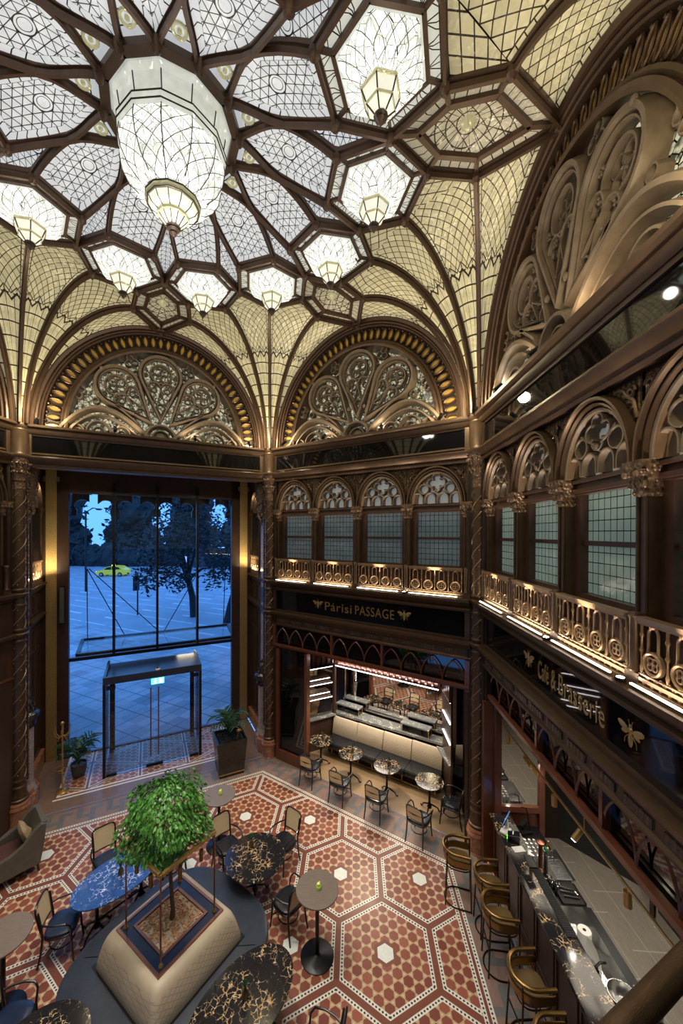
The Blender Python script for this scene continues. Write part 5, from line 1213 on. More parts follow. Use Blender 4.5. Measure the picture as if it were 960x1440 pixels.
mat('rubber',(.010,.010,.010),.75); mat('screen',(.05,.12,.28),.2,emit=(.10,.30,.75),es=.9); mat('white_plastic',(.72,.72,.70),.35)
t=thing('bar_mat','long black rubber mat lying on the marble bar top','bar mat',on(1.42,.405,1.10),RZ2); b=MB(); b.box(0,1.30,-.065,.065,0,.012)
for i in range(40): b.box(.02+i*.032,.03+i*.032,-.055,.055,.012,.018)
b.build('mat','rubber',t)
t=thing('till_screen','tilted touch screen with a blue display on a white stand at the bar end','screen',on(.83,.26,1.10),RZ2+R(20))
q=Matrix.Rotation(R(-55),3,'Z')@Matrix.Rotation(R(68),3,'X'); b=MB(); b.cbox((0,0,.20),(.30,.21,.014),m=q); b.build('bezel','black_metal',t); b=MB(); b.cbox(Vector((0,0,.20))+q@Vector((0,0,.009)),(.26,.17,.003),m=q); b.build('display','screen',t); b=MB(); b.cbox((.05,-.06,.02),(.2,.16,.03),R(-55)); b.tube([(.02,.0,.03),(.0,.0,.19)],.03,8); b.build('stand','white_plastic',t)
b=MB(); b.cbox(Vector((0,0,.20))+q@Vector((0,0,.012)),(.04,.03,.001),m=q); b.build('icon','white_plastic',t)
t=thing('receipt_printer','black receipt printer with a green lit slot on the bar','printer',on(1.08,.29,1.10),RZ2-R(25)); b=MB(); b.ring([[(-.075,-.10,0),(.075,-.10,0),(.075,.10,0),(-.075,.10,0)],[(-.075,-.10,.09),(.075,-.10,.09),(.075,.10,.14),(-.075,.10,.14)],[(-.065,-.08,.10),(.065,-.08,.10),(.065,.09,.15),(-.065,.09,.15)]]); b.build('body','black_metal',t)
mat('green_led',(.1,.6,.05),.4,emit=(.2,1,.05),es=3); b=MB(); b.box(-.05,.05,-.108,-.10,.02,.035); b.build('status_light','green_led',t); b=MB(); b.box(-.04,.04,-.02,.0,.118,.135); b.build('paper_slot','white_plastic',t)
t=thing('paper_sheet','white sheet of paper on the bar in front of the printer','paper',on(1.28,.29,1.10),RZ2+R(10)); b=MB(); b.box(-.06,.06,-.10,.10,.0,.006); b.build('sheet','white_plastic',t)
t=thing('card_terminal','black card terminal with a raised reader at the far end of the bar','card terminal',on(.62,.66,.90),RZ2+R(15)); b=MB(); b.box(-.10,.10,-.14,.14,0,.05); b.build('base','black_metal',t); b=MB(); q=Matrix.Rotation(R(35),3,'X'); b.cbox((0,.02,.18),(.09,.17,.03),m=q); b.tube([(0,0,.04),(0,.0,.17)],.02,6); b.build('reader','black_metal',t)
b=MB(); b.tube([(.05,.1,.05),(.0,.12,.25),(-.04,.1,.42),(-.05,.0,.45)],.012,6); b.build('cable','black_metal',t)
mat('tumbler_glass',(.55,.56,.56),.06,0,spec=.9,alpha=.55)
g0=None
for i in range(5):
    for j in range(3):
        p=on(.96+i*.085,.54+j*.085,.905)
        if g0 is None:
            g0=thing('drinking_glass','clear upturned drinking glass in the rack behind the printer','glass',p,0,'glasses beside the beer taps'); b=MB(); b.lathe([(.034,0),(.037,.012),(.033,.11),(.028,.125),(.0,.127)],12); b.build('tumbler','tumbler_glass',g0); b=MB(); b.lathe([(.029,.124),(.029,.132),(.001,.134)],12); b.build('heavy_base','steel',g0)
        else: c=copy_tree(g0); c.location=p
t=thing('beer_tap','tall copper beer tap column with a round cap behind the bar','beer tap',on(1.42,.60,.905),RZ2)
b=MB(); b.lathe([(.05,0),(.05,.02),(.036,.03),(.036,.42),(.06,.44),(.062,.46),(.02,.47)],18); b.build('column','copper',t); b=MB(); b.tube([(.0,.03,.36),(.0,.13,.36),(0,.14,.30)],.014,8); b.tube([(0,.10,.38),(.02,.12,.50)],.014,6); b.build('spout','brass',t)
mat('tap_green',(.01,.16,.06),.3)
t=thing('beer_font','polished steel beer tap with a green round badge behind the bar','beer tap',on(1.56,.62,.905),RZ2)
b=MB(); b.lathe([(.05,0),(.045,.02),(.032,.05),(.030,.32),(.036,.36),(.03,.40)],16); b.build('column','steel',t); b=MB(); b.sph((0,0,.44),(.055,.03,.055),14,8); b.build('badge','tap_green',t); b=MB(); b.tube([(0,.03,.32),(0,.12,.32),(0,.13,.26)],.013,8); b.tube([(0,.09,.34),(.0,.10,.44)],.012,6); b.build('spout','steel',t)
b=MB(); b.tube([(-.04,-.031,.43),(.04,-.031,.45)],.006,4); b.build('badge_mark','white_plastic',t)
t=thing('drip_tray','ribbed steel drip tray beside the beer taps','drip tray',on(1.42,.90,.905),RZ2); b=MB(); b.box(-.22,.22,-.13,.13,0,.02)
for i in range(16): b.box(-.20+i*.026,-.187+i*.026,-.12,.12,.02,.028)
b.build('tray','steel',t)
t=thing('cutlery_pot','cluster of dark bar tools standing in pots behind the mat','bar tools',on(1.88,.53,.905),RZ2); b=MB()
for x,y in ((-.05,0),(.05,.02),(.0,.07)): b.lathe([(.035,0),(.04,.13),(.036,.13),(.03,.02)],12,(x,y,0))
b.build('pots','black_metal',t); b=MB()
r=random.Random(4)
for i in range(12): x,y=r.uniform(-.07,.07),r.uniform(-.02,.09); b.tube([(x,y,.05),(x*1.5,y*1.3,.22+r.random()*.06)],.006,5); b.sph((x*1.5,y*1.3,.24),(.014,.014,.02),6,4)
b.build('tools','steel',t)
t=thing('menu_stand','flat dark menu holder standing on the bar top','menu holder',on(1.72,.30,1.10),RZ2); b=MB(); b.box(-.02,.02,-.02,.02,0,.16); b.build('leg','copper',t); b=MB(); b.box(-.12,.12,-.07,.05,.16,.185); b.build('plate','black_metal',t)
t=thing('tool_tray','black tray with steel bar tools beside the sink','tray',on(1.87,.82,.90),RZ2); b=MB(); b.box(-.17,.17,-.18,.18,0,.02); b.box(-.17,.17,-.18,-.165,.02,.04); b.box(-.17,.17,.165,.18,.02,.04); b.build('tray','rubber',t)
b=MB(); b.tube([(-.1,-.1,.035),(-.05,.1,.035)],.014,6); b.tube([(-.02,-.12,.04),(.02,.08,.04)],.014,6); b.tube([(.06,-.1,.035),(.09,.12,.035)],.012,6); b.sph((.0,.12,.04),(.04,.03,.015)); b.sph((-.09,-.12,.04),(.03,.03,.02)); b.build('bar_tools','steel',t)
t=thing('paper_roll','white paper towel roll lying in the sink','paper roll',on(2.42,.74,.665),RZ2); b=MB()
rows=[]
for r_,z in ((.022,.25),(.085,.25),(.09,.24),(.09,0.005),(.085,0),(.022,0)): rows.append((r_,z))
b.lathe(rows+[rows[0]],24,cap=False); b.build('roll','white_matte',t); b=MB(); b.lathe([(.023,.01),(.023,.255),(.019,.255),(.019,.01)],14,cap=False); b.build('core','bark',t)
b=MB(); b.grid([[(.085,-.02,.24),(.085,-.02,.0)],[(.14,.02,.24),(.15,.02,.0)],[(.24,.03,.20),(.26,.03,.0)],[(.34,.02,.14),(.36,.02,.005)]]); b.build('loose_sheet','white_matte',t)
t=thing('mixing_bowl','steel bowl with whisked handles at the near end of the sink','bowl',on(3.30,.68,.90),RZ2); b=MB(); b.lathe([(.05,0),(.10,.02),(.155,.09),(.17,.15),(.165,.15),(.15,.09),(.09,.03),(.0,.025)],28,cap=False); b.build('bowl','steel',t)
t=thing('tap','black mixer tap between the sink and the bowl','tap',on(3.02,.53,.90),RZ2); b=MB(); b.tube([(0,0,0),(0,0,.16),(-.02,.06,.19),(-.05,.15,.16)],.016,8); b.box(-.03,.03,-.02,.02,.10,.14); b.build('spout','black_metal',t); b=MB(); b.lathe([(.035,0),(.03,.02),(.02,.03)],12); b.build('base','steel',t)
t=thing('plastic_tub','white plastic tub beside the steel bowl','tub',on(3.30,.97,.90),RZ2); b=MB(); b.ring([[(-.12,-.07,0),(.12,-.07,0),(.12,.07,0),(-.12,.07,0)],[(-.14,-.08,.12),(.14,-.08,.12),(.14,.08,.12),(-.14,.08,.12)],[(-.13,-.07,.12),(.13,-.07,.12),(.13,.07,.12),(-.13,.07,.12)],[(-.12,-.06,.05),(.12,-.06,.05),(.12,.06,.05),(-.12,.06,.05)]]); b.build('tub','white_plastic',t)
t=thing('glass_cluster','clear mixing jug among glasses at the near end of the bar','jug',on(3.58,.62,.90),RZ2); b=MB(); b.lathe([(.06,0),(.07,.02),(.075,.16),(.082,.18),(.07,.16),(.06,.03)],18); b.build('jug','tumbler_glass',t); b=MB(); b.tube([(.075,0,.15),(.12,0,.13),(.12,0,.06),(.075,0,.04)],.01,6); b.build('handle','steel',t)
# brass track lamp over the bar
t=thing('track_light','long brass track with small cylinder lamps hanging over the bar','track light',m=M2@Matrix.Translation((0,.86,2.2)))
b=MB(); b.tube([(-.30,0,0),(5.2,0,0)],.022,10); b.build('rail','brass',t)
for x in (.3,2.2,4.4): b=MB(); b.tube([(x,0,0),(x,0,1.36)],.008,6); b.build('drop_rod','brass',t)
for i,(x,ay) in enumerate(((-.05,.5),(.55,.6),(1.35,0),(2.12,-.8),(3.1,.0))):
    b=MB(); d=Vector((-.15 if i<2 else .05,ay*.5-.0,-.9 if i in (2,4) else -.5)).normalized(); s=Vector((x,.0,-.05)); b.tube([s,s+d*.19],.045,14); b.tube([(x,0,0),(x,0,-.06)],.012,6); h=b.build('lamp_head','brass',t); b=MB(); b.tube([s+d*.188,s+d*.194],.036,12); b.build('lens','bulb',h)
for x in (.9,2.4,3.9): light('bar_light','SPOT',M2@Vector((x,.9,2.1)),14,(1,.86,.68),.30,M2@Vector((x,.9,0)),125,.5)
for x in (.9,2.3,3.8): light('bar_room_light','SPOT',M2@Vector((x,2.1,3.4)),48,(1,.9,.76),.06,M2@Vector((x,2.1,0)),110,.6)
t=thing('display_fridge','low lit display fridge with food on a shelf behind the bar','fridge',on(1.95,2.86,0),RZ2)
b=MB(); b.box(-.6,.6,-.3,.4,0,.25); b.box(-.6,.6,.36,.4,.25,1.2); b.box(-.6,-.56,-.3,.4,.25,1.2); b.box(.56,.6,-.3,.4,.25,1.2); b.box(-.6,.6,-.3,.4,1.2,1.25); b.build('cabinet','steel',t); b=MB(); b.box(-.56,.56,-.28,.36,.62,.64); b.build('shelf','lit_blue' if False else 'white_plastic',t); b=MB(); b.box(-.5,.5,.30,.34,1.14,1.18); b.build('light_tube','led_cool',t)
b=MB()
for i in range(8): b.sph((-.45+i*.12,-.05,.70),(.06,.09,.06),8,5)
b.build('pastries','vase_bronze',t,kind='stuff')
# the visitor's handrail in front of the gallery where the view is taken
M3=WF(3); t=thing('handrail','thick bronze handrail crossing the lower right corner','handrail',m=M3@Matrix.Translation((0,-.10,5.30)))
b=MB(); b.tube([(.25,0,0),(5.75,0,0)],.037,20); b.build('rail','bronze_hand',t); b=MB(); b.tube([(.25,0,-.27),(5.75,0,-.27)],.022,12); b.build('bottom_rail','bronze_hand',t)
for i in range(6): b=MB(); b.tube([(.3+i*1.08,0,-.27),(.3+i*1.08,0,0)],.02,8); b.build('post','bronze_hand',t)
# ---------------------------------------------------------------- furniture in the hall
HA=R(56.14)
def rrect(a,b,r,n=6):
    pts=[]
    for cx,cy,q in ((a-r,b-r,0),(-a+r,b-r,90),(-a+r,-b+r,180),(a-r,-b+r,270)):
        for i in range(n+1): t=R(q+90*i/n); pts.append((cx+r*cos(t),cy+r*sin(t)))
    return pts
def sell(a,b,e,n=64): return [(a*math.copysign(abs(cos(2*PI*i/n))**(2/e),cos(2*PI*i/n)),b*math.copysign(abs(sin(2*PI*i/n))**(2/e),sin(2*PI*i/n))) for i in range(n)]
PC=Vector((-.15,.30,0))
t=thing('planter_bench','round blue grey leather bench with a cream quilted middle and sunken planter','bench',PC,HA)
b=MB(); b.ring([[(x*f,y*f,z) for x,y in sell(1.32,1.20,2.9)] for f,z in ((.93,0),(.93,.20))]); b.build('plinth','black_metal',t)
b=MB(); b.ring([[(x*f,y*f,z) for x,y in sell(1.36,1.23,2.9)] for f,z in ((.965,.20),(.995,.24),(1,.32),(1,.38),(.99,.425),(.96,.448),(.6,.45))]); b.build('seat','blue_leather',t)
b=MB()
for a in (38,128,218,308):
    d=Vector((cos(R(a)),sin(R(a)),0)); b.tube([d*.95+Vector((0,0,.452)),d*1.22+Vector((0,0,.450)),d*1.40+Vector((0,0,.42))],.006,4)
b.build('seat_seams','black_metal',t)
b=MB(); rows=[]
for h,r,z in ((.745,.09,.452),(.75,.10,.47),(.725,.10,.60),(.69,.10,.74),(.655,.10,.83),(.625,.10,.875),(.585,.10,.902),(.50,.04,.912)): rows.append([(x,y,z) for x,y in rrect(h,h,r)])
b.ring(rows); b.build('backrest','quilted_leather',t)
b=MB(); b.ring([[(x,y,z) for x,y in rrect(h,h,.01,1)] for h,z in ((.768,.44),(.768,.455))]); b.build('shadow_gap','black_metal',t)
def sqring(b,o,i,z0,z1): b.ring([[(x*o,y*o,z0) for x,y in ((-1,-1),(1,-1),(1,1),(-1,1))],[(x*o,y*o,z1) for x,y in ((-1,-1),(1,-1),(1,1),(-1,1))],[(x*i,y*i,z1) for x,y in ((-1,-1),(1,-1),(1,1),(-1,1))],[(x*i,y*i,z0) for x,y in ((-1,-1),(1,-1),(1,1),(-1,1))]],False)
b=MB(); sqring(b,.535,.500,.905,.935); sqring(b,.372,.335,.905,.940); b.build('copper_trim','copper',t)
b=MB(); sqring(b,.500,.372,.90,.925); b.build('top_panel','navy_leather',t)
b=MB(); b.grid([[( -.336+.672*i/20,-.336+.672*j/20,.895+.018*rnd.random()) for i in range(21)] for j in range(21)])
r=random.Random(9)
for i in range(420):
    p=Vector((r.uniform(-.32,.32),r.uniform(-.32,.32),.912+r.random()*.012)); q=Matrix.Rotation(r.uniform(0,6.3),3,'Z')@Matrix.Rotation(r.uniform(-.5,.5),3,'X'); b.cbox(p,(.045*r.uniform(.5,1.2),.018*r.uniform(.6,1.4),.007),m=q)
o=b.build('bark_mulch','mulch',t,kind='stuff')
Q=Matrix.Rotation(HA,3,'Z')
def pl(x,y,z): return PC+Q@Vector((x,y,z))
t=thing('hanging_frame','square brass frame on four posts around the little tree','lamp frame',PC+Vector((0,0,.925)),HA)
for sx in (-1,1):
    for sy in (-1,1):
        b=MB(); b.tube([(sx*.44,sy*.44,.02),(sx*.44,sy*.44,1.22)],.012,8); b.build('post','copper',t); b=MB(); b.lathe([(.03,0),(.032,.02),(.022,.03),(.016,.06)],12,(sx*.44,sy*.44,.0)); b.build('post_foot','brass',t)
b=MB()
for a,c in (((-.46,-.44),(.46,-.44)),((-.46,.44),(.46,.44)),((-.44,-.44),(-.44,.44)),((.44,-.44),(.44,.44))): b.tube([(*a,1.22),(*c,1.22)],0,sq=(.022,.022))
b.build('top_frame','brass',t)
for x,y in ((-.44,.15),(-.44,-.2),(-.15,-.44),(.2,-.44),(.44,-.15),(.44,.2),(.15,.44),(-.2,.44)):
    b=MB(); b.tube([(x,y,1.21),(x,y,1.12)],.005,5); b.tube([(x,y,1.12),(x,y,.96)],.028,10); b.build('lamp_cylinder','antique_brass',t)
TP=pl(.03,.02,.91)
t=thing('ficus_tree','small weeping fig tree with a dense round green crown','tree',TP)
b=MB(); b.tube([(0,0,-.02),(.01,.0,.15),(-.02,.01,.5),(-.05,.02,.9),(-.10,.03,1.25)],.03,9,rad=[.045,.032,.028,.026,.02]); 
CC=Vector((-.10,.02,1.60))
for i in range(12):
    a=2*PI*i/12; b.tube([(-.06,.02,.95+.02*i),(-.08+.2*cos(a),.02+.2*sin(a),1.25+.02*i),(-.1+.42*cos(a),.02+.42*sin(a),1.45)],.01,5,rad=[.014,.01,.005])
b.build('trunk','bark',t)
b=MB(); r=random.Random(12)
for i in range(5200):
    while True:
        q=Vector((r.uniform(-1,1),r.uniform(-1,1),r.uniform(-1,1)))
        if .30<q.length<1: break
    lob=1+.13*sin(5*math.atan2(q.y,q.x)+1)*cos(q.z*3)+.13*sin(7*q.z+4*q.x+2*q.y); s=q.normalized()*(q.length**.45)*lob
    p=CC+Vector((s.x*.59,s.y*.59,s.z*.50-.05*(s.x**2+s.y**2)))
    if s.z<-.15: p.z-=.09*r.random()
    out=Vector((s.x,s.y,.15)).normalized(); d=(out*.55+Vector((r.gauss(0,.35),r.gauss(0,.35),-.75))).normalized(); sd=d.cross(out+Vector((r.gauss(0,.3),r.gauss(0,.3),r.gauss(0,.3)))).normalized(); L=.068*(.7+.6*r.random()); w=L*.30; n=d.cross(sd)*L*.08
    b.add([p,p+d*L*.35+sd*w+n,p+d*L,p+d*L*.35-sd*w+n],[(0,1,2),(0,2,3)])
b.build('foliage','ficus_leaf',t,ang=0)
# ---- bentwood armchair
def chair(name,lab,leather='black_leather',tall=True,grp=None):
    H=(lambda z:.55+(z-.55)*1.30) if tall else (lambda z:z)
    W=1.10 if tall else 1.0
    t=thing(name,lab,'chair',group=grp)
    b=MB(); pts=sell(.225,.215,3.2,36); b.ring([[(x*f,y*f+.0,z) for x,y in pts] for f,z in ((.93,.425),(1,.435),(1,.455),(.97,.475),(.85,.485),(.5,.483))]); b.build('seat',leather,t)
    b=MB(); b.ring([[(x*f,y*f,z) for x,y in pts] for f,z in ((1,.40),(1.03,.41),(1.03,.435),(1,.44))]); b.build('seat_frame','bentwood',t)
    for sx in (-1,1):
        b=MB(); b.tube([(sx*.19,.185,.42),(sx*.195,.20,.2),(sx*.205,.225,0)],.017,8,rad=[.019,.017,.014]); b.build('leg','bentwood',t)
        b=MB(); b.tube([(sx*.20,-.27,.0),(sx*.19,-.225,.22),(sx*.185,-.205,.44),(sx*.185,-.225,.62),(sx*.175*W,-.26,H(.78))],.017,8,rad=[.014,.017,.019,.017,.015]); b.build('leg','bentwood',t)
        b=MB(); b.tube([(sx*.185,-.235,.66),(sx*.235,-.14,.665),(sx*.265,.0,.665),(sx*.262,.13,.655),(sx*.235,.18,.60),(sx*.205,.185,.50),(sx*.195,.185,.43)],.014,8); b.build('armrest','bentwood',t)
    b=MB(); top=[(.178*W*math.copysign(abs(cos(R(a)))**.6,cos(R(a))),-.262-.02*sin(R(a))-(.03 if tall else 0),H(.77+.075*abs(sin(R(a)))**.6)) for a in range(0,181,12)]; b.tube([(.178*W,-.225,.55)]+top+[(-.178*W,-.225,.55)],.014,8); b.tube([(.178*W,-.222,.55),(.0,-.245,.545),(-.178*W,-.222,.55)],.012,8); b.build('back_frame','bentwood',t)
    b=MB(); n=8; rows=[]
    for z,w in ((.555,.165),(.65,.168),(.76,.166),(.81,.150),(.838,.11)): rows.append([((-1+2*i/n)*w*W,-.232-(z-.55)*(.20 if tall else .13)-.018*(1-(-1+2*i/n)**2),H(z)) for i in range(n+1)])
    b.grid(rows); b.grid([[(x,y-.006,z) for x,y,z in row] for row in rows]); b.build('back_panel','cane',t)
    if not tall:
        b=MB()
        for z in (.68,): b.tube([(.18,-.232-(z-.55)*.13+.006,z),(0,-.262-(z-.55)*.13,z),(-.18,-.232-(z-.55)*.13+.006,z)],.012,7)
        b.build('back_rail','bentwood',t)
    b=MB(); b.tube([(.19,.2,.20),(.10,.16,.21),(0,.15,.21),(-.10,.16,.21),(-.19,.2,.20)],.010,6); b.tube([(x,y,.21) for x,y in sell(.17,.17,2,20)],.010,6,True); b.build('stretcher','bentwood',t)
    return t
CH={}
def place(kind,x,y,ang,lab,grp):              # ang: direction the chair faces, in degrees
    key=(kind,grp)
    if key not in CH:
        CH[key]=chair('bentwood_armchair',lab,kind,grp==G1); c=CH[key]
    else: c=copy_tree(CH[key])
    c.location=(x,y,.0); c.rotation_euler=(0,0,R(ang-90)); c['label']=lab; c['group']=grp; return c
G1='bentwood armchairs in the hall'
place('navy_leather',-2.06,.70,15,'dark bentwood armchair with blue seat at the near end of the blue table',G1)
place('navy_leather',-2.03,1.84,-48,'cane backed armchair behind the far left end of the blue table',G1)
place('navy_leather',-.86,1.96,218,'dark blue seated armchair behind the fig tree, at the blue table',G1)
place('black_leather',.18,2.17,-46,'cane backed armchair left of the round black marble table',G1)
place('black_leather',1.30,2.28,232,'cane backed armchair at the far right of the round black marble table',G1)
place('black_leather',1.52,1.08,138,'black armchair with its back to the tall oak table, near side of the round table',G1)
place('navy_leather',-1.86,-.52,5,'cane backed armchair cut by the lower left corner',G1)
place('black_leather',2.10,-.80,165,'black armchair cut by the bottom edge below the tall oak table',G1)
G2='bentwood armchairs facing the banquette'
A1=math.degrees(math.atan2(M1[1][1],M1[0][1]))
for u,y,da,l in ((1.78,-.30,6,'first'),(2.78,-.38,4,'second'),(3.78,-.34,2,'third'),(4.86,-.42,-4,'fourth')):
    p=M1@Vector((u,y,0)); place('black_leather',p.x,p.y,A1+da,'black armchair facing the banquette, %s from the dark glass door'%l,G2)
p=M1@Vector((5.32,.45,0)); place('black_leather',p.x,p.y,A1+95,'black armchair at the right end of the banquette, beside the pier',G2)
# ---- cast iron pedestal tables
def cafe_base(t,r=.24,h=.73,n=3,x=0):
    b=MB(); b.lathe([(.05,.12),(.055,.16),(.028,.20),(.026,.45),(.034,.48),(.026,.52),(.026,h-.06),(.05,h-.03),(.12,h-.015),(.12,h)],14,(x,0,0)); b.build('pedestal','black_metal',t)
    for i in range(n):
        a=2*PI*i/n+.4; c,s=cos(a),sin(a); b=MB(); b.tube([(x+.03*c,.03*s,.20),(x+.12*c,.12*s,.15),(x+r*c*.85,r*s*.85,.10),(x+r*c,r*s,.02),(x+(r+.05)*c,(r+.05)*s,.03)],.016,7,rad=[.018,.018,.015,.014,.017]); b.build('foot','black_metal',t)
def top(t,poly,z,m,edge='black_metal'):
    b=MB(); b.ring([[(x*f,y*f,zz) for x,y in poly] for f,zz in ((.985,z-.025),(1,z-.018),(1,z-.004),(.995,z))]); b.build('table_top',m,t)
def ctab(name,lab,p,rz,poly,m,legs,grp):
    t=thing(name,lab,'table',p,rz,grp); top(t,poly,.755,m)
    for x in legs: cafe_base(t,.24,.73,3 if len(legs)==1 else 4,x)
    if len(legs)>1: b=MB(); b.tube([(legs[0],0,.22),(legs[1],0,.22)],.014,8); b.build('stretcher','black_metal',t)
    return t
bt=None
for u,y,l in ((1.62,.42,'first'),(2.65,.36,'second'),(3.70,.40,'third'),(4.80,.44,'fourth')):
    p=M1@Vector((u,y,0)); lab='small round veined marble table at the banquette, %s from the dark glass door'%l
    if bt is None: bt=ctab('cafe_table',lab,p,0,sell(.335,.335,2,40),'gold_marble',[0],'round tables along the banquette')
    else: c=copy_tree(bt); c.location=p; c.rotation_euler[2]=u*2.1; c['label']=lab
ctab('round_table','large round black marble table with gold veins right of the planter',(.85,1.60,0),.3,sell(.54,.54,2,48),'gold_marble',[0],None)
ctab('oval_table','blue veined marble oval table behind the planter',(-1.44,1.23,0),R(50),sell(.74,.45,2.1,52),'blue_marble',[-.36,.36],None)
ctab('oval_table','black marble oval table with gold veins at the bottom edge',(1.12,-.52,0),R(50),sell(.76,.46,2.1,52),'gold_marble',[-.36,.36],None)
ctab('round_table','black marble table at the lower left beside the bench',(-1.12,-1.02,0),R(15),sell(.52,.5,2.1,48),'gold_marble',[0],None)
def high(lab,p,rz):
    t=thing('high_table',lab,'table',p,rz,'tall round oak tables'); top(t,sell(.34,.34,2,44),1.085,'grey_oak')
    b=MB(); b.lathe([(.26,0),(.265,.012),(.255,.02),(.06,.032),(.035,.05)],36); b.build('base_plate','black_metal',t); b=MB(); b.lathe([(.032,.04),(.032,1.03),(.15,1.045),(.15,1.06)],16); b.build('column','black_metal',t); return t
ht=high('tall round oak table standing on the hexagon tiles right of the planter',(2.03,.63,0),.1)
c=copy_tree(ht); c.location=(-.15,2.72,0); c['label']='tall round oak table behind the fig tree near the entrance'; c.rotation_euler[2]=.9
c=copy_tree(ht); c.location=(-2.34,-.08,0); c['label']='tall round oak table cut by the left edge'; c.rotation_euler[2]=.2
# ---- little vases
def vase(lab,p,grp='bronze vases with a sprig on the marble tables'):
    t=thing('vase',lab,'vase',p,0,grp); b=MB(); b.lathe([(.025,0),(.04,.015),(.048,.05),(.038,.085),(.022,.11),(.026,.125),(.02,.125)],16); b.build('body','vase_bronze',t); b=MB(); r=random.Random(3)
    for i in range(9):
        a=2*PI*i/9; d=Vector((cos(a)*.05,sin(a)*.05,.10+.03*r.random())); s=Vector((-sin(a),cos(a),0))*.012; q=Vector((0,0,.12)); b.poly([q-s*.3,q+d*.6-s,q+d,q+d*.6+s,q+s*.3])
    b.build('sprig','palm_leaf',t,ang=0); return t
v0=vase('bronze vase with a sprig on the large round black marble table',(.74,1.80,.755))
def vcopy(lab,p,v=v0): c=copy_tree(v); c.location=p; c['label']=lab; return c
vcopy('bronze vase with a sprig on the blue oval table',(-1.42,1.22,.755)); vcopy('bronze vase with a sprig on the oval table at the bottom edge',(1.14,-.50,.755))
for (u,y),l in zip(((1.66,.46),(2.68,.40),(3.74,.44),(5.02,.54)),('first','second','third','fourth')): vcopy('bronze vase with a sprig on the %s banquette table from the dark glass door'%l,M1@Vector((u,y,.755)))
def tealight(lab,p):
    t=thing('bud_glass',lab,'vase',p,0,'green bud glasses on the tall tables'); b=MB(); b.lathe([(.03,0),(.038,.01),(.04,.05),(.03,.06),(.028,.055)],14); b.build('glass','green_glass',t); b=MB(); b.sph((0,0,.075),(.03,.03,.025),8,5); b.sph((.015,.01,.09),(.018,.018,.018),6,4); b.build('blossom','flower',t); return t
g=tealight('green glass with a yellow blossom on the tall table right of the planter',(2.05,.62,1.085)); c=copy_tree(g); c.location=(-.13,2.74,1.085); c['label']='green glass with a yellow blossom on the tall table behind the tree'
# ---- bar stools
def stool(lab):
    t=thing('bar_stool',lab,'bar stool',group='brass bar stools along the counter')
    b=MB(); pts=[(x,y) for x,y in sell(.20,.20,3.5,32)]; b.ring([[(x*f,y*f,z) for x,y in pts] for f,z in ((.95,.70),(1,.71),(1,.735),(.96,.75),(.6,.748))]); b.build('seat','seat_brass_leather',t)
    U=lambda z,ro=.235,n=18,y1=.20: [(ro,y1,z)]+[(ro*cos(R(a)),-.03+ro*sin(R(a)),z) for a in [0-180*i/n for i in range(n+1)]]+[(-ro,y1,z)]
    b=MB(); b.tube(U(.97),.026,8); b.build('back_rail','antique_brass',t)
    b=MB(); lo=U(.775,.222); hi=U(.875,.228); b.grid([lo,hi]); b.grid([[(x*1.06,y*1.06 if y<0 else y,z) for x,y,z in lo],[(x*1.06,y*1.06 if y<0 else y,z) for x,y,z in hi]]); b.tube(hi,.012,6); b.tube(lo,.012,6); b.build('back_shell','antique_brass',t)
    for sx in (-1,1):
        b=MB(); b.tube([(sx*.235,.20,.97),(sx*.225,.20,.72),(sx*.215,.215,0)],.013,7); b.build('leg','stool_metal',t)
        b=MB(); b.tube([(sx*.16,-.20,.97),(sx*.165,-.195,.72),(sx*.19,-.225,0)],.013,7); b.build('leg','stool_metal',t)
    b=MB(); b.tube([(x*1.05,y*1.05,.69) for x,y in pts],.010,6,True); b.build('seat_ring','stool_metal',t); b=MB(); b.tube([(-.21,.21,.28),(.21,.21,.28)],.011,6); b.build('footrest','stool_metal',t); b=MB(); b.tube([(-.18,-.21,.40),(.18,-.21,.40)],.011,6); b.build('stretcher','stool_metal',t); b=MB(); b.tube(U(.012,.215),.012,6); b.build('floor_ring','stool_metal',t)
    return t
mat('seat_brass_leather',lambda t:nz(t,(.075,.045,.016),(.17,.11,.045),7),.34); mat('stool_metal',(.05,.032,.016),.35,.8)
st=None
for x,y,da,l in ((4.60,1.57,-14,'bar stool pulled out farthest from the counter, by the right column'),(4.97,1.05,0,'first bar stool at the counter, closest to the right column'),(4.88,.50,-4,'second bar stool at the counter from the right column'),(4.88,-.36,6,'third bar stool at the counter from the right column'),(4.85,-1.05,3,'nearest bar stool, cut by the bottom edge')):
    if st is None: st=stool(l); c=st
    else: c=copy_tree(st)
    c.location=(x,y,0); c['label']=l; c.rotation_euler=(0,0,R(-94+da))
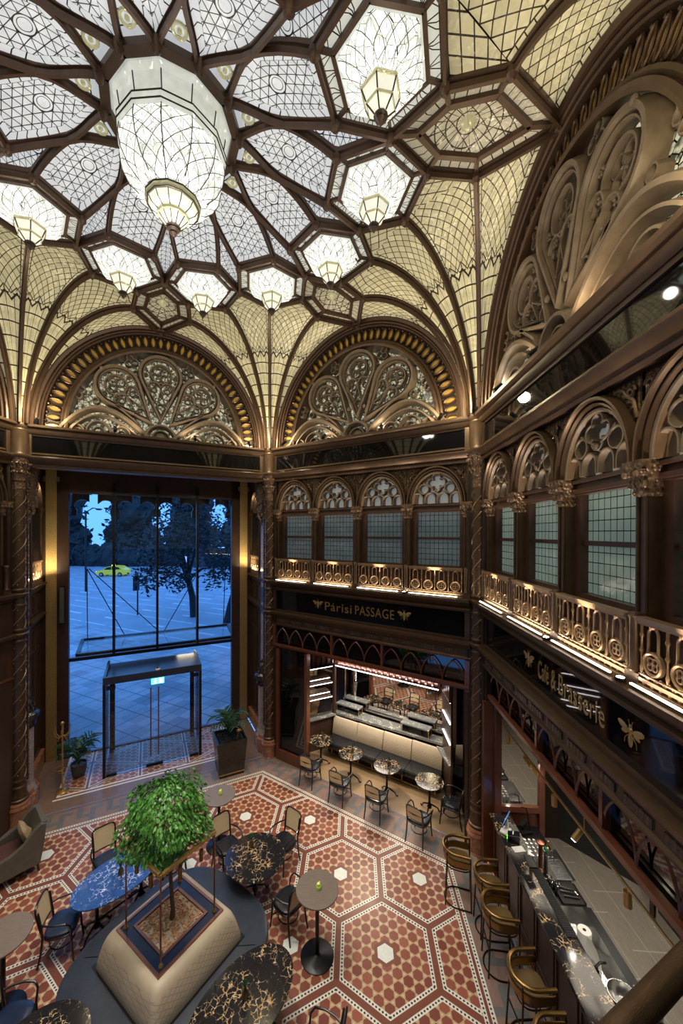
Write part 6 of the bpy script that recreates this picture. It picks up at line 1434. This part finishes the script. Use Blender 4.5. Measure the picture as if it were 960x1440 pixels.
# ---- armchair with cushion
t=thing('lounge_armchair','mauve and taupe leather armchair at the left edge by the column','armchair',(-4.06,2.05,0),R(228-90))
b=MB(); b.ring([[(x,y,z) for x,y in rrect(.29,.33,.05)] for z in (.30,.34,.42,.44)]); b.build('seat_cushion','mauve_leather',t)
b=MB(); b.ring([[(-.36,-.40,.18),(.36,-.40,.18),(.36,.36,.18),(-.36,.36,.18)],[(-.36,-.40,.31),(.36,-.40,.31),(.36,.36,.31),(-.36,.36,.31)]]); b.build('base_frame','taupe_leather',t)
for s in (-1,1):
    b=MB(); sd=[(.36,.18),(.37,.46),(.30,.52),(.05,.56),(-.15,.66),(-.30,.84),(-.42,.92),(-.50,.90),(-.46,.5),(-.40,.18)]
    b.ring([[(s*x,y,z) for y,z in sd] for x in (.30,.39)]); b.build('side_panel','taupe_leather',t)
b=MB(); b.ring([[(x,y,z) for x,y in ((-.33,y0),(.33,y0),(.33,y1),(-.33,y1))] for z,y0,y1 in ((.28,-.44,-.27),(.5,-.46,-.30),(.8,-.50,-.38),(.92,-.52,-.44))]); b.build('backrest','taupe_leather',t)
for sx in (-1,1):
    for y in (.30,-.36): b=MB(); b.tube([(sx*.32,y,.2),(sx*.34,y*1.08,0)],.022,6,rad=[.028,.018]); b.build('leg','dark_wood',t)
t=thing('scatter_cushion','ochre buttoned cushion leaning on the back of the lounge armchair','cushion',Vector((-4.06,2.05,0))+Matrix.Rotation(R(138),3,'Z')@Vector((0,-.22,.66)),R(138))
q=Matrix.Rotation(R(-20),3,'X'); b=MB(); rows=[]
for i in range(13):
    row=[]
    for j in range(13): x,y=-1+i/6,-1+j/6; th=.075*((1-x**4)*(1-y**4))**.5; dm=.045*math.exp(-(x*x+y*y)*14); row.append(q@Vector((x*.225*(1-.06*y*y),th-dm,y*.215*(1-.06*x*x))))
    rows.append(row)
b.grid(rows); b.grid([[q@Vector((p0.x,0,0)) if False else Vector((p0.x,p0.y,p0.z))-q@Vector((0,2*max(0,0.075*((1-(-1+i/6)**4)*(1-(-1+j/6)**4))**.5),0)) for j,p0 in enumerate(row)] for i,row in enumerate(rows)]); b.build('cover','ochre_velvet',t,ang=60)
b=MB(); b.sph(q@Vector((0,.035,0)),(.014,.01,.014)); b.build('button','ochre_velvet',t)
